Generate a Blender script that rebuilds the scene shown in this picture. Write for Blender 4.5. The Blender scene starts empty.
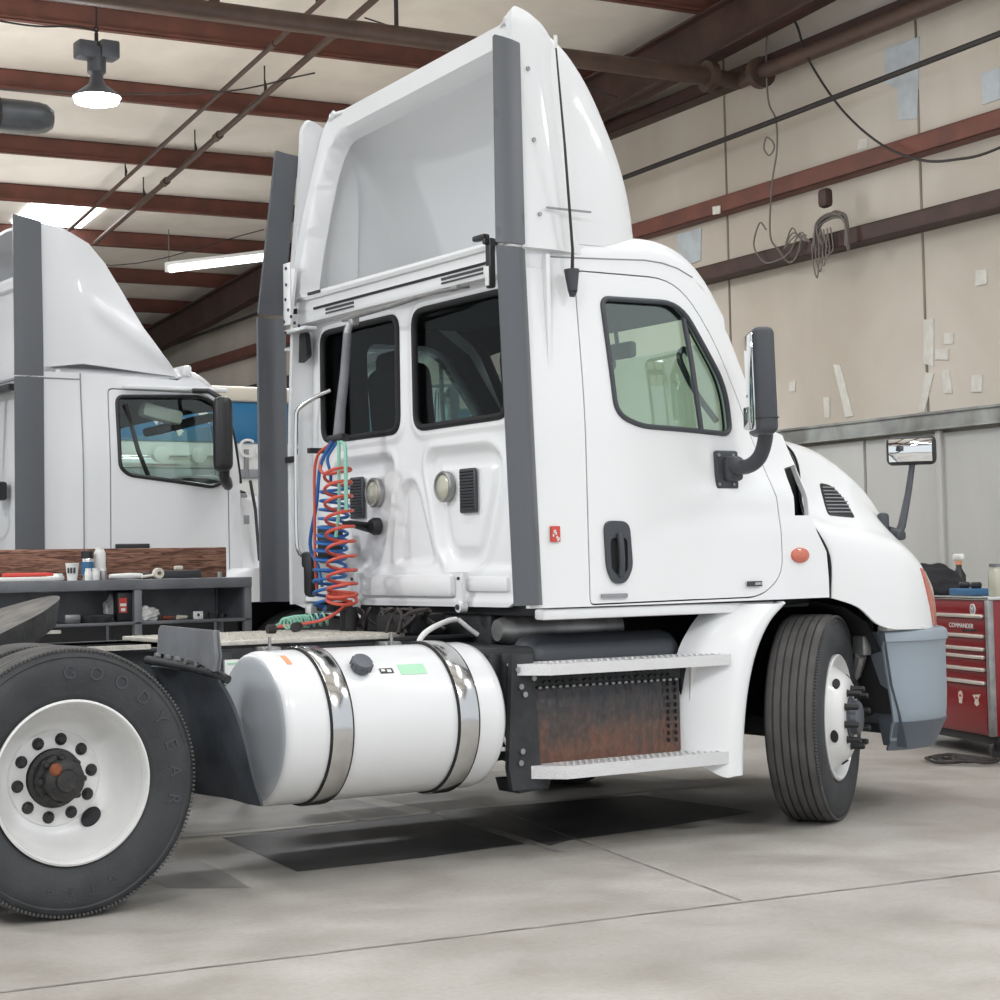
import bpy, bmesh, math, random
from mathutils import Vector, Matrix
from mathutils.geometry import delaunay_2d_cdt
random.seed(7)
PI = math.pi
S = bpy.context.scene
COL = S.collection
rad = math.radians

# ------------------------------------------------------------------ materials
def mat(name, col, rough=.5, metal=0., coat=0., bump=0., bscale=40., var=0., vscale=3., vcol=None, spec=.5, alpha=1., emit=None, estr=0.):
    m = bpy.data.materials.new(name); m.use_nodes = True
    nt = m.node_tree; N = nt.nodes; P = N['Principled BSDF']
    P.inputs['Base Color'].default_value = (*col, 1)
    P.inputs['Roughness'].default_value = rough
    P.inputs['Metallic'].default_value = metal
    P.inputs['Coat Weight'].default_value = coat
    P.inputs['Coat Roughness'].default_value = .06
    P.inputs['Specular IOR Level'].default_value = spec
    if emit: P.inputs['Emission Color'].default_value = (*emit, 1); P.inputs['Emission Strength'].default_value = estr
    tc = N.new('ShaderNodeTexCoord')
    if var > 0:
        no = N.new('ShaderNodeTexNoise'); no.inputs['Scale'].default_value = vscale; no.inputs['Detail'].default_value = 6
        nt.links.new(tc.outputs['Object'], no.inputs['Vector'])
        cr = N.new('ShaderNodeValToRGB'); cr.color_ramp.elements[0].position = .35; cr.color_ramp.elements[1].position = .68
        v2 = vcol if vcol else tuple(c*(1-var) for c in col)
        cr.color_ramp.elements[0].color = (*v2, 1); cr.color_ramp.elements[1].color = (*col, 1)
        nt.links.new(no.outputs['Fac'], cr.inputs['Fac']); nt.links.new(cr.outputs['Color'], P.inputs['Base Color'])
    if bump > 0:
        nb = N.new('ShaderNodeTexNoise'); nb.inputs['Scale'].default_value = bscale; nb.inputs['Detail'].default_value = 4
        nt.links.new(tc.outputs['Object'], nb.inputs['Vector'])
        bn = N.new('ShaderNodeBump'); bn.inputs['Strength'].default_value = bump; bn.inputs['Distance'].default_value = .01
        nt.links.new(nb.outputs['Fac'], bn.inputs['Height']); nt.links.new(bn.outputs['Normal'], P.inputs['Normal'])
    return m
def glassmat(name, tint, refl=.12, rough=0.02, edge=1.):
    m = bpy.data.materials.new(name); m.use_nodes = True; nt = m.node_tree; N = nt.nodes
    for n in list(N): N.remove(n)
    o = N.new('ShaderNodeOutputMaterial'); t = N.new('ShaderNodeBsdfTransparent'); t.inputs['Color'].default_value = (*tint, 1)
    g = N.new('ShaderNodeBsdfGlossy'); g.inputs['Roughness'].default_value = rough; g.inputs['Color'].default_value = (1, 1, 1, 1)
    mx = N.new('ShaderNodeMixShader'); lw = N.new('ShaderNodeLayerWeight'); lw.inputs['Blend'].default_value = .5
    pw = N.new('ShaderNodeMath'); pw.operation = 'POWER'; pw.inputs[1].default_value = 4.; nt.links.new(lw.outputs['Facing'], pw.inputs[0])
    ad = N.new('ShaderNodeMath'); ad.operation = 'MULTIPLY_ADD'; ad.inputs[1].default_value = edge; ad.inputs[2].default_value = refl
    nt.links.new(pw.outputs[0], ad.inputs[0]); nt.links.new(ad.outputs[0], mx.inputs[0])
    nt.links.new(t.outputs[0], mx.inputs[1]); nt.links.new(g.outputs[0], mx.inputs[2]); nt.links.new(mx.outputs[0], o.inputs['Surface'])
    return m
M = {}
M['white'] = mat('truck_white_paint', (.84, .85, .86), .3, coat=.5)
M['white2'] = mat('second_truck_paint', (.80, .81, .83), .32, coat=.5)
M['fairingwhite'] = mat('roof_fairing_gelcoat', (.75, .76, .77), .45, coat=.2)
M['extgrey'] = mat('extender_grey_plastic', (.108, .115, .128), .4)
M['plastic'] = mat('dark_grey_plastic', (.055, .06, .07), .45, bump=.1, bscale=300)
M['bumper'] = mat('bumper_grey_plastic', (.30, .35, .40), .5)
M['bumperdark'] = mat('bumper_dark_plastic', (.13, .15, .18), .6)
M['black'] = mat('matte_black', (.012, .012, .014), .7)
M['liner'] = mat('cab_interior_dark', (.018, .018, .02), .8)
M['seat'] = mat('seat_cloth', (.035, .03, .028), .9, bump=.2, bscale=200)
M['rubber'] = mat('tyre_rubber', (.050, .053, .058), .7, bump=.25, bscale=120, var=.35, vscale=6)
M['tread'] = mat('tyre_tread_rubber', (.095, .092, .09), .8, bump=.3, bscale=150, var=.3, vscale=9)
M['flap'] = mat('mudflap_rubber', (.065, .075, .09), .5, bump=.2, bscale=30, var=.5, vscale=5)
M['rim'] = mat('white_rim_enamel', (.80, .80, .79), .35, coat=.3, var=.12, vscale=5)
M['hub'] = mat('greasy_hub', (.03, .028, .028), .5, bump=.5, bscale=60, var=.5, vscale=20)
M['rust'] = mat('rust', (.30, .09, .04), .8, var=.5, vscale=30)
M['steel'] = mat('bare_steel', (.45, .45, .45), .45, metal=.8, var=.4, vscale=8)
M['chrome'] = mat('polished_metal', (.72, .72, .72), .12, metal=1.)
M['strap'] = mat('polished_tank_strap', (.62, .62, .62), .16, metal=1.)
M['tank'] = mat('fuel_tank_white', (.78, .79, .80), .28, coat=.5)
M['tankend'] = mat('fuel_tank_end', (.66, .70, .74), .25, metal=.2, coat=.5)
M['benchgrey'] = mat('bench_back_grey', (.40, .41, .43), .5, metal=.1, var=.3, vscale=6)
M['alu'] = mat('step_aluminium', (.78, .78, .79), .4, metal=.35, bump=.5, bscale=180)
M['frame'] = mat('chassis_frame', (.035, .038, .042), .6, bump=.3, bscale=40, var=.5, vscale=8)
M['deck'] = mat('deck_plate', (.66, .63, .57), .55, metal=.15, bump=.5, bscale=120, var=.25, vscale=25)
M['greymetal'] = mat('grey_painted_steel', (.24, .25, .27), .5, metal=.2, var=.3, vscale=6)
M['fifth'] = mat('greased_plate', (.22, .21, .20), .5, metal=.5, bump=.6, bscale=20, var=.55, vscale=7)
M['fifthside'] = mat('fifth_wheel_casting', (.07, .07, .072), .65, bump=.6, bscale=25, var=.5, vscale=10)
M['red'] = mat('red_hose', (.62, .10, .065), .35)
M['blue'] = mat('blue_hose', (.03, .15, .42), .35)
M['green'] = mat('green_hose', (.27, .58, .44), .4)
M['lampglass'] = mat('work_lamp_lens', (.50, .50, .40), .2, coat=1.)
M['amber'] = mat('amber_lens', (.62, .16, .10), .25, coat=.8, bump=.5, bscale=90)
M['clearlens'] = mat('clear_lens', (.75, .74, .72), .15, coat=1.)
M['label'] = mat('paper_label', (.82, .84, .82), .6)
M['greenlabel'] = mat('green_label', (.42, .72, .50), .5)
M['ink'] = mat('dark_ink', (.05, .05, .055), .6)
M['greyink'] = mat('grey_ink', (.28, .29, .31), .6)
M['redink'] = mat('red_ink', (.62, .07, .05), .5)
M['orangeink'] = mat('orange_ink', (.80, .35, .18), .5)
M['cream'] = mat('cream', (.74, .68, .58), .7, var=.06, vscale=.7)
M['glassgreen'] = glassmat('tinted_green_glass', (.80, .93, .86), .10)
M['glassdark'] = glassmat('rear_dark_glass', (.60, .64, .65), .003, edge=.25)
M['glassclear'] = glassmat('clear_glass', (.90, .96, .93), .03)
M['mirror'] = mat('mirror_glass', (.85, .87, .88), .02, metal=1.)
M['toolred'] = mat('toolbox_red', (.23, .006, .010), .35, coat=.3)
M['toolpull'] = mat('drawer_pull', (.72, .66, .60), .3, metal=.6)
M['redbeam'] = mat('red_oxide_steel', (.19, .065, .046), .6, var=.35, vscale=4, vcol=(.13, .05, .036))
M['darkbeam'] = mat('brown_steel', (.075, .037, .028), .6, var=.4, vscale=3)
M['pipe'] = mat('sprinkler_pipe_paint', (.10, .06, .045), .5, var=.3, vscale=5)
M['wire'] = mat('wire_sheath', (.035, .03, .028), .6)
M['greywire'] = mat('grey_wire', (.17, .15, .13), .6)
M['tubelight'] = mat('fluorescent_glow', (1, 1, 1), .5, emit=(1, .96, .9), estr=6)
M['lampglow'] = mat('high_bay_glow', (1, 1, 1), .5, emit=(.93, .97, 1), estr=40)
M['skylight'] = mat('skylight_panel', (1, 1, 1), .5, emit=(.93, .97, 1), estr=5)
M['lampgrey'] = mat('lamp_housing', (.14, .15, .17), .45, metal=.5)
M['duct'] = mat('duct_metal', (.12, .13, .14), .4, metal=.4, var=.5, vscale=3)
M['wood'] = None
M['bluepaint'] = mat('blue_truck_paint', (.012, .16, .34), .35, coat=.4)
M['whiteplain'] = mat('white_plastic', (.78, .78, .76), .5)
M['blackplain'] = mat('black_plastic', (.02, .02, .022), .4)
M['bluetray'] = mat('blue_tray', (.04, .14, .28), .5)
M['patch'] = mat('insulation_tape', (.56, .61, .64), .5, var=.15, vscale=8)
M['patchw'] = mat('white_filler', (.74, .72, .66), .7, var=.15, vscale=12)
M['seam'] = mat('panel_seam', (.29, .24, .19), .8, var=.5, vscale=2)

def wood():
    m = bpy.data.materials.new('old_plank_wood'); m.use_nodes = True; nt = m.node_tree; N = nt.nodes; P = N['Principled BSDF']
    tc = N.new('ShaderNodeTexCoord'); mp = N.new('ShaderNodeMapping'); mp.inputs['Scale'].default_value = (2.2, 2.2, 26)
    no = N.new('ShaderNodeTexNoise'); no.inputs['Scale'].default_value = 3.2; no.inputs['Detail'].default_value = 8; no.inputs['Distortion'].default_value = 1.2
    cr = N.new('ShaderNodeValToRGB'); e = cr.color_ramp.elements
    e[0].position = .38; e[0].color = (.09, .035, .022, 1); e[1].position = .62; e[1].color = (.36, .19, .13, 1)
    nt.links.new(tc.outputs['Object'], mp.inputs[0]); nt.links.new(mp.outputs[0], no.inputs['Vector']); nt.links.new(no.outputs['Fac'], cr.inputs[0]); nt.links.new(cr.outputs[0], P.inputs['Base Color'])
    P.inputs['Roughness'].default_value = .75
    return m
M['wood'] = wood()

def concrete():
    m = bpy.data.materials.new('shop_concrete'); m.use_nodes = True; nt = m.node_tree; N = nt.nodes; P = N['Principled BSDF']
    tc = N.new('ShaderNodeTexCoord')
    def noise(sc, det=6, dist=0., scl=(1, 1, 1)):
        mp = N.new('ShaderNodeMapping'); mp.inputs['Scale'].default_value = scl; nt.links.new(tc.outputs['Object'], mp.inputs[0])
        n = N.new('ShaderNodeTexNoise'); n.inputs['Scale'].default_value = sc; n.inputs['Detail'].default_value = det; n.inputs['Distortion'].default_value = dist
        nt.links.new(mp.outputs[0], n.inputs['Vector']); return n
    def ramp(n, a, b, ca, cb):
        r = N.new('ShaderNodeValToRGB'); r.color_ramp.elements[0].position = a; r.color_ramp.elements[1].position = b
        r.color_ramp.elements[0].color = (*ca, 1); r.color_ramp.elements[1].color = (*cb, 1); nt.links.new(n.outputs['Fac'], r.inputs[0]); return r
    def mul(a, b, f=1.):
        x = N.new('ShaderNodeMixRGB'); x.blend_type = 'MULTIPLY'; x.inputs[0].default_value = f
        nt.links.new(a.outputs[0], x.inputs[1]); nt.links.new(b.outputs[0], x.inputs[2]); return x
    base = ramp(noise(.7, 8, .2), .33, .68, (.36, .34, .31), (.46, .445, .415))
    a = mul(base, ramp(noise(3.0, 8, .3), .3, .6, (.84, .82, .80), (1, 1, 1)))
    b = mul(a, ramp(noise(40, 3), .3, .6, (.9, .89, .88), (1, 1, 1)))
    c = mul(b, ramp(noise(.5, 5, .2), .30, .48, (.80, .78, .76), (1, 1, 1)))
    nt.links.new(c.outputs[0], P.inputs['Base Color'])
    r = ramp(noise(1.5, 5), .35, .65, (.38, .38, .38), (.62, .62, .62)); nt.links.new(r.outputs[0], P.inputs['Roughness'])
    bn = N.new('ShaderNodeBump'); bn.inputs['Strength'].default_value = .15; bn.inputs['Distance'].default_value = .01
    nt.links.new(noise(25, 5).outputs['Fac'], bn.inputs['Height']); nt.links.new(bn.outputs[0], P.inputs['Normal'])
    return m
def wallmat(name, c1, c2, sc=.6, rough=.75):
    m = bpy.data.materials.new(name); m.use_nodes = True; nt = m.node_tree; N = nt.nodes; P = N['Principled BSDF']
    tc = N.new('ShaderNodeTexCoord')
    n = N.new('ShaderNodeTexNoise'); n.inputs['Scale'].default_value = sc; n.inputs['Detail'].default_value = 7; n.inputs['Distortion'].default_value = .4
    mp = N.new('ShaderNodeMapping'); mp.inputs['Scale'].default_value = (1, 1, .6); nt.links.new(tc.outputs['Object'], mp.inputs[0]); nt.links.new(mp.outputs[0], n.inputs['Vector'])
    r = N.new('ShaderNodeValToRGB'); r.color_ramp.elements[0].position = .36; r.color_ramp.elements[1].position = .62
    r.color_ramp.elements[0].color = (*c1, 1); r.color_ramp.elements[1].color = (*c2, 1)
    nt.links.new(n.outputs['Fac'], r.inputs[0]); nt.links.new(r.outputs[0], P.inputs['Base Color']); P.inputs['Roughness'].default_value = rough
    return m
M['concrete'] = concrete()
M['wallpanel'] = wallmat('insulation_wall', (.52, .465, .39), (.64, .585, .51))
M['wainscot'] = wallmat('grey_wainscot', (.42, .42, .40), (.52, .52, .50), .8, .5)
M['band'] = wallmat('grey_channel', (.20, .20, .19), (.40, .42, .40), 2.5, .5)
M['ceiling'] = wallmat('ceiling_insulation', (.80, .75, .68), (.90, .85, .78), 1.2)
def rustbox():
    m = bpy.data.materials.new('rusty_tread_plate'); m.use_nodes = True; nt = m.node_tree; N = nt.nodes; P = N['Principled BSDF']
    tc = N.new('ShaderNodeTexCoord'); sp = N.new('ShaderNodeSeparateXYZ'); nt.links.new(tc.outputs['Object'], sp.inputs[0])
    n = N.new('ShaderNodeTexNoise'); n.inputs['Scale'].default_value = 9; n.inputs['Detail'].default_value = 7; nt.links.new(tc.outputs['Object'], n.inputs['Vector'])
    mr = N.new('ShaderNodeMapRange'); mr.inputs[1].default_value = .75; mr.inputs[2].default_value = .38; nt.links.new(sp.outputs['Z'], mr.inputs[0])
    ad = N.new('ShaderNodeMath'); ad.operation = 'ADD'; nt.links.new(mr.outputs[0], ad.inputs[0]); nt.links.new(n.outputs['Fac'], ad.inputs[1])
    n2 = N.new('ShaderNodeTexNoise'); n2.inputs['Scale'].default_value = 30; n2.inputs['Detail'].default_value = 6; mp2 = N.new('ShaderNodeMapping'); mp2.inputs['Scale'].default_value = (1, 1, .22)
    nt.links.new(tc.outputs['Object'], mp2.inputs[0]); nt.links.new(mp2.outputs[0], n2.inputs['Vector'])
    ad2 = N.new('ShaderNodeMath'); ad2.operation = 'ADD'; nt.links.new(ad.outputs[0], ad2.inputs[0]); nt.links.new(n2.outputs['Fac'], ad2.inputs[1])
    hf = N.new('ShaderNodeMath'); hf.operation = 'MULTIPLY'; hf.inputs[1].default_value = .5; nt.links.new(ad2.outputs[0], hf.inputs[0]); ad = hf
    r = N.new('ShaderNodeValToRGB'); r.color_ramp.elements[0].position = .45; r.color_ramp.elements[1].position = .98
    r.color_ramp.elements[0].color = (.045, .05, .06, 1); r.color_ramp.elements[1].color = (.20, .105, .075, 1)
    e = r.color_ramp.elements.new(.74); e.color = (.095, .078, .072, 1)
    nt.links.new(ad.outputs[0], r.inputs[0]); nt.links.new(r.outputs[0], P.inputs['Base Color']); P.inputs['Roughness'].default_value = .45; P.inputs['Metallic'].default_value = .5
    w = N.new('ShaderNodeTexVoronoi'); w.inputs['Scale'].default_value = 42; mp = N.new('ShaderNodeMapping'); mp.inputs['Scale'].default_value = (1, 1, .55)
    nt.links.new(tc.outputs['Object'], mp.inputs[0]); nt.links.new(mp.outputs[0], w.inputs['Vector'])
    bn = N.new('ShaderNodeBump'); bn.inputs['Strength'].default_value = .8; bn.inputs['Distance'].default_value = .008; nt.links.new(w.outputs['Distance'], bn.inputs['Height']); nt.links.new(bn.outputs[0], P.inputs['Normal'])
    return m
M['rustbox'] = rustbox()

# ------------------------------------------------------------------ object helpers
def new(name, me, parent=None, mats=(), angle=38):
    mats = list(mats) if isinstance(mats, (list, tuple)) else [mats]
    o = bpy.data.objects.new(name, me); COL.objects.link(o)
    for m in mats: me.materials.append(M[m] if isinstance(m, str) else m)
    me.polygons.foreach_set('use_smooth', [True]*len(me.polygons))
    me.set_sharp_from_angle(angle=rad(angle)); me.update()
    if parent: o.parent = parent
    return o
def thing(name, label, cat, loc=(0, 0, 0), rz=0., group=None):
    o = bpy.data.objects.new(name, None); COL.objects.link(o); o.location = loc; o.rotation_euler = (0, 0, rz)
    o['label'] = label; o['category'] = cat; o.empty_display_size = .2
    if group: o['group'] = group
    return o
def tag(o, label, cat, group=None, kind=None):
    if label: o['label'] = label
    if cat: o['category'] = cat
    if group: o['group'] = group
    if kind: o['kind'] = kind
    return o
def struct(o): o['kind'] = 'structure'; return o

class MB:
    """collects shapes into one mesh"""
    def __init__(s): s.v = []; s.f = []; s.m = []
    def add(s, v, f, mi=0):
        n = len(s.v); s.v += [tuple(p) for p in v]; s.f += [tuple(i+n for i in q) for q in f]; s.m += [mi]*len(f); return s
    def addbm(s, bm, mi=0):
        bm.verts.index_update(); s.add([v.co[:] for v in bm.verts], [[v.index for v in f.verts] for f in bm.faces], mi); bm.free(); return s
    def box(s, c, d, bev=0., rot=None, mi=0, seg=2):
        bm = bmesh.new(); bmesh.ops.create_cube(bm, size=1)
        for v in bm.verts: v.co = Vector((v.co.x*d[0], v.co.y*d[1], v.co.z*d[2]))
        if bev > 0: bmesh.ops.bevel(bm, geom=bm.edges[:], offset=min(bev, min(d)*.49), segments=seg, affect='EDGES', profile=.5)
        R = rot.to_4x4() if rot else Matrix.Identity(4)
        bm.transform(Matrix.Translation(c) @ R); return s.addbm(bm, mi)
    def bx(s, x0, x1, y0, y1, z0, z1, bev=0., mi=0):
        return s.box(((x0+x1)/2, (y0+y1)/2, (z0+z1)/2), (abs(x1-x0), abs(y1-y0), abs(z1-z0)), bev, None, mi)
    def tube(s, pts, r, n=8, mi=0, cap=True, closed=False):
        pts = [Vector(p) for p in pts]; L = len(pts); V = []; F = []
        up = None
        for i, p in enumerate(pts):
            a = pts[i-1] if (i > 0 or closed) else p; b = pts[(i+1) % L] if (i < L-1 or closed) else p
            t = (b-a); t = t.normalized() if t.length > 1e-9 else Vector((0, 0, 1))
            if up is None:
                up = Vector((0, 0, 1)) if abs(t.z) < .9 else Vector((1, 0, 0))
            up = (up - t*up.dot(t));
            if up.length < 1e-6: up = t.orthogonal()
            up.normalize(); sd = t.cross(up)
            ri = r[i] if isinstance(r, (list, tuple)) else r
            for k in range(n):
                an = 2*PI*k/n; V.append(p+up*(ri*math.cos(an))+sd*(ri*math.sin(an)))
        m = L if closed else L-1
        for i in range(m):
            for k in range(n):
                j = (i+1) % L; F.append((i*n+k, i*n+(k+1) % n, j*n+(k+1) % n, j*n+k))
        if cap and not closed: F.append(tuple(range(n))[::-1]); F.append(tuple((L-1)*n+k for k in range(n)))
        # orient outwards
        F = [q[::-1] for q in F]
        return s.add(V, F, mi)
    def cyl(s, a, b, r, n=24, mi=0, r2=None):
        return s.tube([a, b], [r, r if r2 is None else r2], n, mi)
    def lathe(s, prof, n=48, T=None, mi=0, mis=None, a0=0., a1=2*PI):
        """prof: (radius, axial) pairs, axis = local z"""
        T = T or Matrix.Identity(4); full = abs(a1-a0-2*PI) < 1e-6; cols = n if full else n+1; V = []
        for k in range(cols):
            a = a0+(a1-a0)*k/n
            for (r, z) in prof: V.append(T @ Vector((r*math.cos(a), r*math.sin(a), z)))
        P = len(prof)
        for i in range(P-1):
            F = []
            for k in range(n):
                k2 = (k+1) % cols; F.append((k*P+i, k2*P+i, k2*P+i+1, k*P+i+1))
            if i == 0: base = len(s.v); s.add(V, F, mis[i] if mis else mi)
            else:
                s.f += [tuple(q+base for q in f) for f in F]; s.m += [mis[i] if mis else mi]*len(F)
        return s
    def prism(s, poly, plane, a, b, mi=0):
        """extrude 2D poly along the axis missing from plane ('xz','yz','xy')"""
        def P(u, v, w): return {'xz': (u, w, v), 'yz': (w, u, v), 'xy': (u, v, w)}[plane]
        n = len(poly); V = [P(u, v, a) for u, v in poly]+[P(u, v, b) for u, v in poly]
        F = [tuple(range(n)), tuple(range(2*n-1, n-1, -1))]+[(i, i+n, (i+1) % n+n, (i+1) % n) for i in range(n)]
        return s.add(V, F, mi)
    def build(s, name, mats, parent=None, angle=38, fix=True):
        me = bpy.data.meshes.new(name); me.from_pydata([tuple(v) for v in s.v], [], s.f)
        mats = [mats] if not isinstance(mats, (list, tuple)) else mats
        me.polygons.foreach_set('material_index', s.m)
        if fix:
            bm = bmesh.new(); bm.from_mesh(me); bmesh.ops.remove_doubles(bm, verts=bm.verts, dist=1e-6); bmesh.ops.recalc_face_normals(bm, faces=bm.faces); bm.to_mesh(me); bm.free()
        return new(name, me, parent, mats, angle)

def rpoly(pts, r=.05, seg=6):
    out = []; n = len(pts)
    for i in range(n):
        rr = r[i] if isinstance(r, (list, tuple)) else r
        p = Vector(pts[i]).to_2d(); a = Vector(pts[i-1]).to_2d(); b = Vector(pts[(i+1) % n]).to_2d()
        d1 = (a-p); d2 = (b-p); k = min(rr, d1.length*.48, d2.length*.48)
        if k < 1e-4: out.append((p.x, p.y)); continue
        A = p+d1.normalized()*k; B = p+d2.normalized()*k
        for j in range(seg+1):
            t = j/seg; q = A*(1-t)**2+p*2*t*(1-t)+B*t*t; out.append((q.x, q.y))
    return out
def inpoly(p, poly):
    x, y = p; c = False; n = len(poly); j = n-1
    for i in range(n):
        xi, yi = poly[i]; xj, yj = poly[j]
        if (yi > y) != (yj > y) and x < (xj-xi)*(y-yi)/(yj-yi)+xi: c = not c
        j = i
    return c
def segd(p, poly):
    b = 1e9; n = len(poly)
    for i in range(n):
        ax, ay = poly[i]; bx, by = poly[(i+1) % n]; dx, dy = bx-ax, by-ay; L = dx*dx+dy*dy
        t = 0 if L == 0 else max(0, min(1, ((p[0]-ax)*dx+(p[1]-ay)*dy)/L)); b = min(b, (p[0]-ax-t*dx)**2+(p[1]-ay-t*dy)**2)
    return math.sqrt(b)
def densify(poly, st):
    out = []; n = len(poly)
    for i in range(n):
        a = poly[i]; b = poly[(i+1) % n]; L = math.dist(a, b); k = max(1, int(L/st))
        for j in range(k): t = j/k; out.append((a[0]+(b[0]-a[0])*t, a[1]+(b[1]-a[1])*t))
    return out
def panel(name, outer, holes, step, fn, mats, parent, th=.02, angle=35, out=None):
    """curved sheet with holes; fn maps (u,v)->xyz; thickness goes away from 'out' direction"""
    outer = densify(outer, step); holes = [densify(h, step) for h in holes]
    pts = []; edges = []
    for loop in [outer]+holes:
        n0 = len(pts); pts += loop; edges += [(n0+i, n0+(i+1) % len(loop)) for i in range(len(loop))]
    us = [p[0] for p in outer]; vs = [p[1] for p in outer]
    nx = int((max(us)-min(us))/step)+1; ny = int((max(vs)-min(vs))/step)+1
    for i in range(1, nx):
        for j in range(1, ny):
            p = (min(us)+i*step, min(vs)+j*step)
            if not inpoly(p, outer) or segd(p, outer) < step*.45: continue
            if any(inpoly(p, h) or segd(p, h) < step*.45 for h in holes): continue
            pts.append(p)
    r = delaunay_2d_cdt([Vector(p) for p in pts], edges, [], 0, 1e-5)
    V2 = r[0]; F = []
    for f in r[2]:
        c = (sum(V2[i].x for i in f)/len(f), sum(V2[i].y for i in f)/len(f))
        if inpoly(c, outer) and not any(inpoly(c, h) for h in holes): F.append(f)
    used = sorted({i for f in F for i in f}); mp = {o: k for k, o in enumerate(used)}
    V = [Vector(fn(V2[i].x, V2[i].y)) for i in used]; F = [tuple(mp[i] for i in f) for f in F]
    # normals
    N = [Vector() for _ in V]
    for f in F:
        nn = (V[f[1]]-V[f[0]]).cross(V[f[2]]-V[f[0]])
        for i in f: N[i] += nn
    tot = sum(N, Vector())
    if out is not None and tot.dot(Vector(out)) < 0:
        F = [f[::-1] for f in F]; N = [-n for n in N]
    N = [n.normalized() if n.length > 0 else Vector((0, 0, 1)) for n in N]
    mb = MB()
    if th <= 0: mb.add(V, F)
    else:
        n = len(V); mb.add(V+[V[i]-N[i]*th for i in range(n)], F, 0)
        mi = 1 if isinstance(mats, (list, tuple)) and len(mats) > 1 else 0
        mb.f += [tuple(i+n for i in f[::-1]) for f in F]; mb.m += [mi]*len(F)
        ec = {}
        for f in F:
            for k in range(3): a, b = f[k], f[(k+1) % 3]; ec[(a, b)] = ec.get((a, b), 0)+1
        for (a, b) in list(ec):
            if (b, a) not in ec: mb.f.append((b, a, a+n, b+n)); mb.m.append(0)
    return mb.build(name, mats, parent, angle, fix=False)

def cr(P, t):
    """catmull-rom through list P at t in [0,len-1]"""
    n = len(P); i = min(int(t), n-2); u = t-i
    p1 = Vector(P[i]); p2 = Vector(P[i+1]); p0 = Vector(P[i-1]) if i > 0 else p1*2-p2; p3 = Vector(P[i+2]) if i+2 < n else p2*2-p1
    return .5*((2*p1)+(p2-p0)*u+(2*p0-5*p1+4*p2-p3)*u*u+(3*p1-p0-3*p2+p3)*u*u*u)
def curve(P, k=6):
    n = len(P); return [cr(P, i/k) for i in range((n-1)*k+1)]
def loft_grid(rows, ku=4, kv=4):
    R = [curve(r, kv) for r in rows]; cols = len(R[0])
    C = [curve([R[i][j] for i in range(len(R))], ku) for j in range(cols)]
    return [[C[j][i] for j in range(cols)] for i in range(len(C[0]))]
def grid_mesh(G, flip=False, mb=None, mi=0):
    mb = mb or MB(); nr, nc = len(G), len(G[0]); V = [p for r in G for p in r]
    F = [(i*nc+j, i*nc+j+1, (i+1)*nc+j+1, (i+1)*nc+j) for i in range(nr-1) for j in range(nc-1)]
    if flip: F = [f[::-1] for f in F]
    mb.add(V, F, mi); return mb
def thick_grid(name, G, th, mats, parent, out, angle=35):
    mb = MB(); nr, nc = len(G), len(G[0]); V = [Vector(p) for r in G for p in r]
    F = [(i*nc+j, i*nc+j+1, (i+1)*nc+j+1, (i+1)*nc+j) for i in range(nr-1) for j in range(nc-1)]
    N = [Vector() for _ in V]
    for f in F:
        nn = (V[f[2]]-V[f[0]]).cross(V[f[3]]-V[f[1]])
        for i in f: N[i] += nn
    if callable(out): s = sum(N[i].dot(Vector(out(V[i]))) for i in range(len(V)))
    else: s = sum(N, Vector()).dot(Vector(out))
    if s < 0: F = [f[::-1] for f in F]; N = [-x for x in N]
    N = [x.normalized() if x.length > 1e-12 else Vector((0, 0, 1)) for x in N]; n = len(V)
    mb.add(V+[V[i]-N[i]*th for i in range(n)], F, 0)
    mi = 1 if isinstance(mats, (list, tuple)) and len(mats) > 1 else 0
    mb.f += [tuple(i+n for i in f[::-1]) for f in F]; mb.m += [mi]*len(F)
    ec = set((f[k], f[(k+1) % 4]) for f in F for k in range(4))
    for (a, b) in ec:
        if (b, a) not in ec: mb.f.append((b, a, a+n, b+n)); mb.m.append(0)
    return mb.build(name, mats, parent, angle, fix=False)
def lerp(tab, x):
    if x <= tab[0][0]: return tab[0][1]
    for (a, fa), (b, fb) in zip(tab, tab[1:]):
        if x <= b: t = (x-a)/(b-a); return fa+(fb-fa)*t
    return tab[-1][1]
def sm(a, b, x):
    t = max(0., min(1., (x-a)/(b-a))); return t*t*(3-2*t)
def text(name, body, size, loc, rot, m, parent, depth=.0015, sx=1.):
    c = bpy.data.curves.new(name, 'FONT'); c.body = body; c.size = size; c.extrude = depth; c.align_x = 'CENTER'; c.align_y = 'CENTER'
    o = bpy.data.objects.new(name+'_tmp', c); COL.objects.link(o)
    dg = bpy.context.evaluated_depsgraph_get(); dg.update(); me = bpy.data.meshes.new_from_object(o.evaluated_get(dg))
    bpy.data.objects.remove(o, do_unlink=True)
    q = bpy.data.objects.new(name, me); COL.objects.link(q); q.location = loc; q.rotation_euler = rot; q.scale = (sx, 1, 1)
    me.materials.clear(); me.materials.append(M[m])
    if parent: q.parent = parent
    return q

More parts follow.
